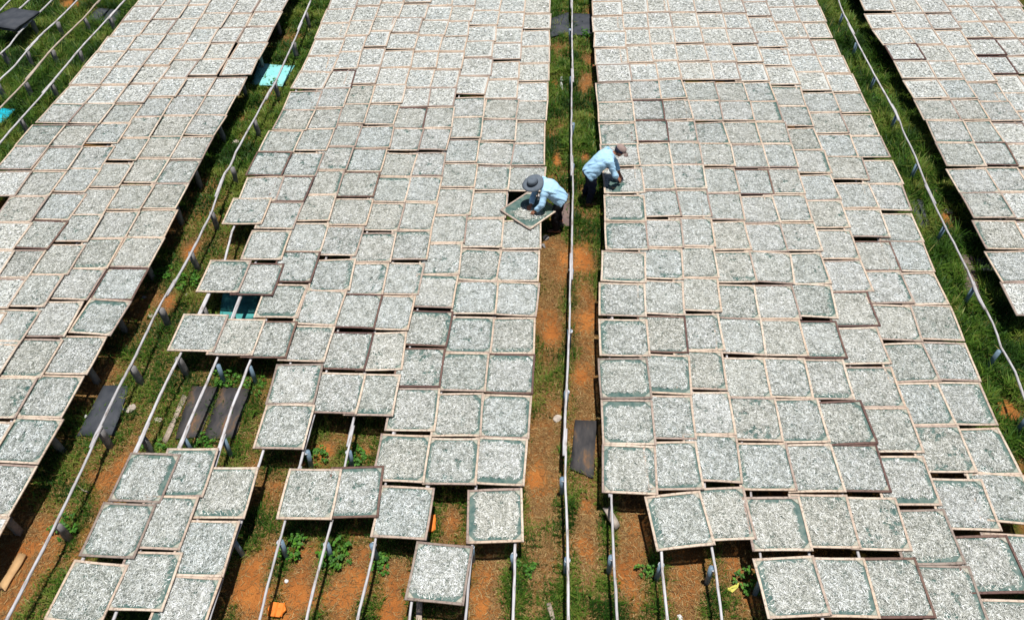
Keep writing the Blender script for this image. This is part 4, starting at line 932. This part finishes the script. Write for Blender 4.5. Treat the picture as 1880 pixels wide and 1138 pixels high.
def man(label, J, hatfn, trous, group=None):
    """J: joint positions in the world"""
    org = np.array([(J['footL'][0] + J['footR'][0]) / 2, (J['footL'][1] + J['footR'][1]) / 2, 0.0])
    root = empty('person', tuple(org)); tag(root, label, 'person', 'workers')
    a = {k: np.array(v, float) for k, v in J.items()}
    hip, neck = a['hip'], a['neck']; sp = unit(neck - hip); lat = unit(a['shL'] - a['shR']); dep = unit(np.cross(sp, lat)); lat2 = np.cross(dep, sp)
    facing = a['face']; head = a['head']; fz = unit(facing); hs = unit(np.cross(a['hup'], fz)); hu = np.cross(fz, hs); HM = np.stack([fz, hs, hu], 1)
    # shirt
    Ltor = np.linalg.norm(neck - hip)
    def ring(t, w, d_, sh=0): return (hip + sp * Ltor * t + dep * sh, lat2 * w * 1.06, dep * d_ * 1.08)
    arch = a.get('back', -dep) ; sgn = 1 if np.dot(dep, np.array([0, 0, 1.0])) > 0 else -1
    tor = ellipse_loft([ring(-.20, .175, .125), ring(-.05, .18, .135, .012 * sgn), ring(.2, .172, .13, .03 * sgn), ring(.45, .178, .13, .04 * sgn), ring(.7, .185, .122, .035 * sgn), ring(.88, .165, .10, .015 * sgn), ring(.98, .10, .075), ring(1.04, .068, .062)], 20)
    pcs = [tor]
    for sd_ in 'LR':
        sh, el, wr = a['sh' + sd_], a['el' + sd_], a['wr' + sd_]; up_ = sh + unit(neck - sh) * .05
        cuff = wr - unit(wr - el) * a['cuff'][0]
        pcs.append(limb([up_, sh, sh + (el - sh) * .5, el, el + (cuff - el) * .55, cuff], [.07, .075, .062, .055, .05, .046]))
    fuse('shirt', pcs, M_SHIRT, root, .010, 3, org, .032)
    # trousers
    pcs = [ellipse_loft([ring(-.24, .155, .112), ring(-.12, .162, .118), ring(.06, .158, .115), ring(.16, .14, .1)], 18)]
    for sd_ in 'LR':
        h_ = hip - sp * .03 + lat2 * (.085 if sd_ == 'L' else -.085); kn, ft = a['knee' + sd_], a['foot' + sd_]; an = ft + np.array([0, 0, .09])
        pcs.append(limb([h_, h_ + (kn - h_) * .35, kn, kn + (an - kn) * .5, an], [.098, .092, .07, .068, .062]))
    fuse('trousers', pcs, trous, root, .012, 3, org, .035)
    # body: head with face, neck, arms, hands and feet as one surface
    pcs = [ball(head, .098, .076, .112, HM), ball(head + fz * .035 - hu * .06, .055, .05, .05, HM)]
    pcs.append(ellipse_loft([(neck - sp * .10, lat2 * .07, dep * .06), (neck, lat2 * .055, dep * .055), (head - hu * .05 - fz * .02, hs * .052, fz * .055)], 14))
    pcs.append(ellipse_loft([(head + fz * .085 + hu * .02, hs * .010, hu * .012), (head + fz * .112 - hu * .022, hs * .016, hu * .016), (head + fz * .09 - hu * .032, hs * .014, hu * .008)], 10))   # nose
    for q in (-1, 1): pcs.append(ball(head + hs * q * .078 - fz * .008, .022, .010, .032, HM))   # ears
    pcs.append(ellipse_loft([(head + fz * .085 - hu * .062, hs * .026, hu * .007), (head + fz * .092 - hu * .064, hs * .02, hu * .005)], 10))   # lips
    pcs.append(ellipse_loft([ring(.1, .12, .08), ring(.5, .13, .09), ring(.9, .12, .07)], 14))
    for sd_ in 'LR':
        sh, el, wr, hd = a['sh' + sd_], a['el' + sd_], a['wr' + sd_], a['hd' + sd_]
        pcs.append(limb([sh - lat2 * (0.05 if sd_ == 'L' else -.05), sh + (el - sh) * .3, el, el + (wr - el) * .4, wr], [.05, .045, .038, .036, .025]))
        pcs += hand(wr, hd - wr, a['palmup'], 1 if sd_ == 'L' else -1)
        ft = a['foot' + sd_]; f2 = unit(a['toe'])
        pcs.append(limb([a['knee' + sd_], ft + np.array([0, 0, .10]), ft + np.array([0, 0, .03])], [.045, .034, .036]))
        pcs.append(ellipse_loft([(ft - f2 * .07 + np.array([0, 0, .035]), np.cross(f2, [0, 0, 1]) * .03, np.array([0, 0, .03])), (ft + f2 * .04 + np.array([0, 0, .03]), np.cross(f2, [0, 0, 1]) * .04, np.array([0, 0, .026])), (ft + f2 * .15 + np.array([0, 0, .018]), np.cross(f2, [0, 0, 1]) * .042, np.array([0, 0, .013])), (ft + f2 * .18 + np.array([0, 0, .014]), np.cross(f2, [0, 0, 1]) * .03, np.array([0, 0, .009]))], 12))
    fuse('body', pcs, M_SKIN, root, .0065, 2, org)
    for q in (-1, 1):
        V, F = ball(head + fz * .088 + hs * q * .032 + hu * .012 - org, .008, .012, .007, HM); link('eye', mesh_np('eye', V, F, [M_EYE], smooth=True), root)
    V, F = ball(head - fz * .012 + hu * .014 - org, .096, .080, .106, HM); keep = np.array(V) + org - head
    hair = mesh_np('hair', V, F, [M_HAIR], smooth=True); bm = bmesh.new(); bm.from_mesh(hair)
    bmesh.ops.delete(bm, geom=[v for v in bm.verts if np.dot(np.array(v.co) + org - head, fz) > .045 or np.dot(np.array(v.co) + org - head, hu) < -.045], context='VERTS'); bm.to_mesh(hair); bm.free()
    link('hair', hair, root)
    hatfn(root, org, head, fz, hs, hu)
    return root

def lathe_local(prof, n=28, ex=1.0):
    V = []; th = np.linspace(0, 2 * np.pi, n, endpoint=False)
    for r_, z in prof: V.append(np.stack([r_ * ex * np.cos(th), r_ * np.sin(th), np.full(n, z)], 1))
    m = len(prof); Qd = np.array([[i * n + k, i * n + (k + 1) % n, (i + 1) * n + (k + 1) % n, (i + 1) * n + k] for i in range(m - 1) for k in range(n)])
    return np.concatenate(V), Qd
def brim_hat(root, org, head, fz, hs, hu):
    Hm = np.stack([fz, hs, hu], 1); base = head + hu * .045 - org
    prof = [(.088, .0), (.12, .004), (.158, -.004), (.192, -.022), (.193, -.018), (.158, .002), (.12, .011), (.095, .012), (.092, .05), (.088, .085), (.074, .102), (.045, .108), (.02, .100), (.002, .097)]
    V, Qd = lathe_local(prof, 32, 1.08); V[:, 2] += .012 * np.sin(2 * np.arctan2(V[:, 1], V[:, 0]) + .6) * (np.hypot(V[:, 0], V[:, 1]) > .13)
    V = V @ Hm.T + base; h = link('hat', mesh_np('hat', V, [Qd], [M_HAT], smooth=True), root)
    V, Qd = lathe_local([(.0965, .013), (.0985, .016), (.0965, .040), (.094, .043)], 32, 1.08); link('hat_band', mesh_np('hat_band', V @ Hm.T + base, [Qd], [M_BAND], smooth=True), h)
def cap_hat(root, org, head, fz, hs, hu):
    Hm = np.stack([fz, hs, hu], 1); base = head + hu * .03 - org
    prof = [(.101, 0), (.104, .012), (.101, .04), (.088, .068), (.062, .088), (.03, .097), (.006, .099), (.008, .104), (.001, .105)]
    V, Qd = lathe_local(prof, 28, 1.08); c = link('cap', mesh_np('cap', V @ Hm.T + base, [Qd], [M_CAP], smooth=True), root)
    V, F = [], []; n = 13
    for k in range(n):
        a = -1.15 + 2.3 * k / (n - 1); ca, sa = math.cos(a), math.sin(a)
        for r_, dz in ((.100, .008), (.100 + .085 * ca ** .6 if ca > 0 else .1, -.012 - .012 * abs(sa))):
            V.append((1.08 * r_ * ca, r_ * sa, dz)); V.append((1.08 * r_ * ca, r_ * sa, dz + .005))
    for k in range(n - 1):
        b = k * 4; F += [[b + 1, b + 3, b + 7, b + 5], [b, b + 4, b + 6, b + 2], [b + 2, b + 6, b + 7, b + 3]]
    link('visor', mesh_np('visor', np.array(V) @ Hm.T + base, [np.array(F)], [M_CAP], smooth=True), c)
    V, Qd = lathe_local([(.1025, -.03), (.1045, -.02), (.1055, .012), (.1035, .018)], 28, 1.08)
    bk = V[:, 0] < .03; me = mesh_np('dark_back_panel', V @ Hm.T + base, [np.array([q for q in Qd if bk[q].all()])], [M_CAPD], smooth=True); link('dark_back_panel', me, c)

HZ = TRAY_Z + 0.045
def P(px, py, z): return un(px, py, z)
# hatted man: stands on the path side of the left block, bent to the left over the diagonal tray
man('bending person in wide grey hat and pale blue shirt sorting fish in a diagonal tray', dict(
    footR=(0.17, 11.26, 0.02), footL=(0.22, 11.56, 0.02), kneeR=(0.12, 11.24, .40), kneeL=(0.15, 11.54, .40), hip=(0.18, 11.40, .76),
    neck=(-0.16, 11.44, 1.06), head=(-0.31, 11.38, 1.08), shR=(-0.08, 11.27, 1.00), shL=(-0.10, 11.60, 1.03),
    elR=(-0.14, 11.12, .80), elL=(-0.28, 11.52, .82), wrR=P(983, 388, HZ + .07), wrL=P(975, 377, HZ + .06), hdR=P(975, 391, HZ + .02), hdL=P(970, 384, HZ + .02),
    face=(-.86, -.36, -.30), hup=(-.25, -.30, .92), palmup=(0, 0, 1), toe=(-1, .05, 0), cuff=[.03]), brim_hat, M_TROUS2)
# capped man: stands on the path side of the right block, bent to the right
man('bending person in brown cap and pale blue shirt spreading fish with both hands', dict(
    footR=(0.80, 12.10, 0.02), footL=(0.72, 12.38, 0.02), kneeR=(0.84, 12.10, .42), kneeL=(0.80, 12.36, .42), hip=(0.80, 12.20, .80),
    neck=(1.16, 12.32, 1.16), head=(1.31, 12.36, 1.19), shR=(1.13, 12.15, 1.08), shL=(1.06, 12.47, 1.13),
    elR=(1.24, 12.06, .84), elL=(1.26, 12.44, .86), wrR=P(1133, 325, HZ + .09), wrL=P(1137, 318, HZ + .10), hdR=P(1140, 333, HZ + .02), hdL=P(1140, 328, HZ + .03),
    face=(.80, .08, -.55), hup=(.5, .1, .85), palmup=(0, 0, 1), toe=(1, .25, 0), cuff=[.06]), cap_hat, M_TROUS)
print('trays', len(TRAYS), 'far', len(FAR), 'smallest near area', NEAR[-1]['area'])
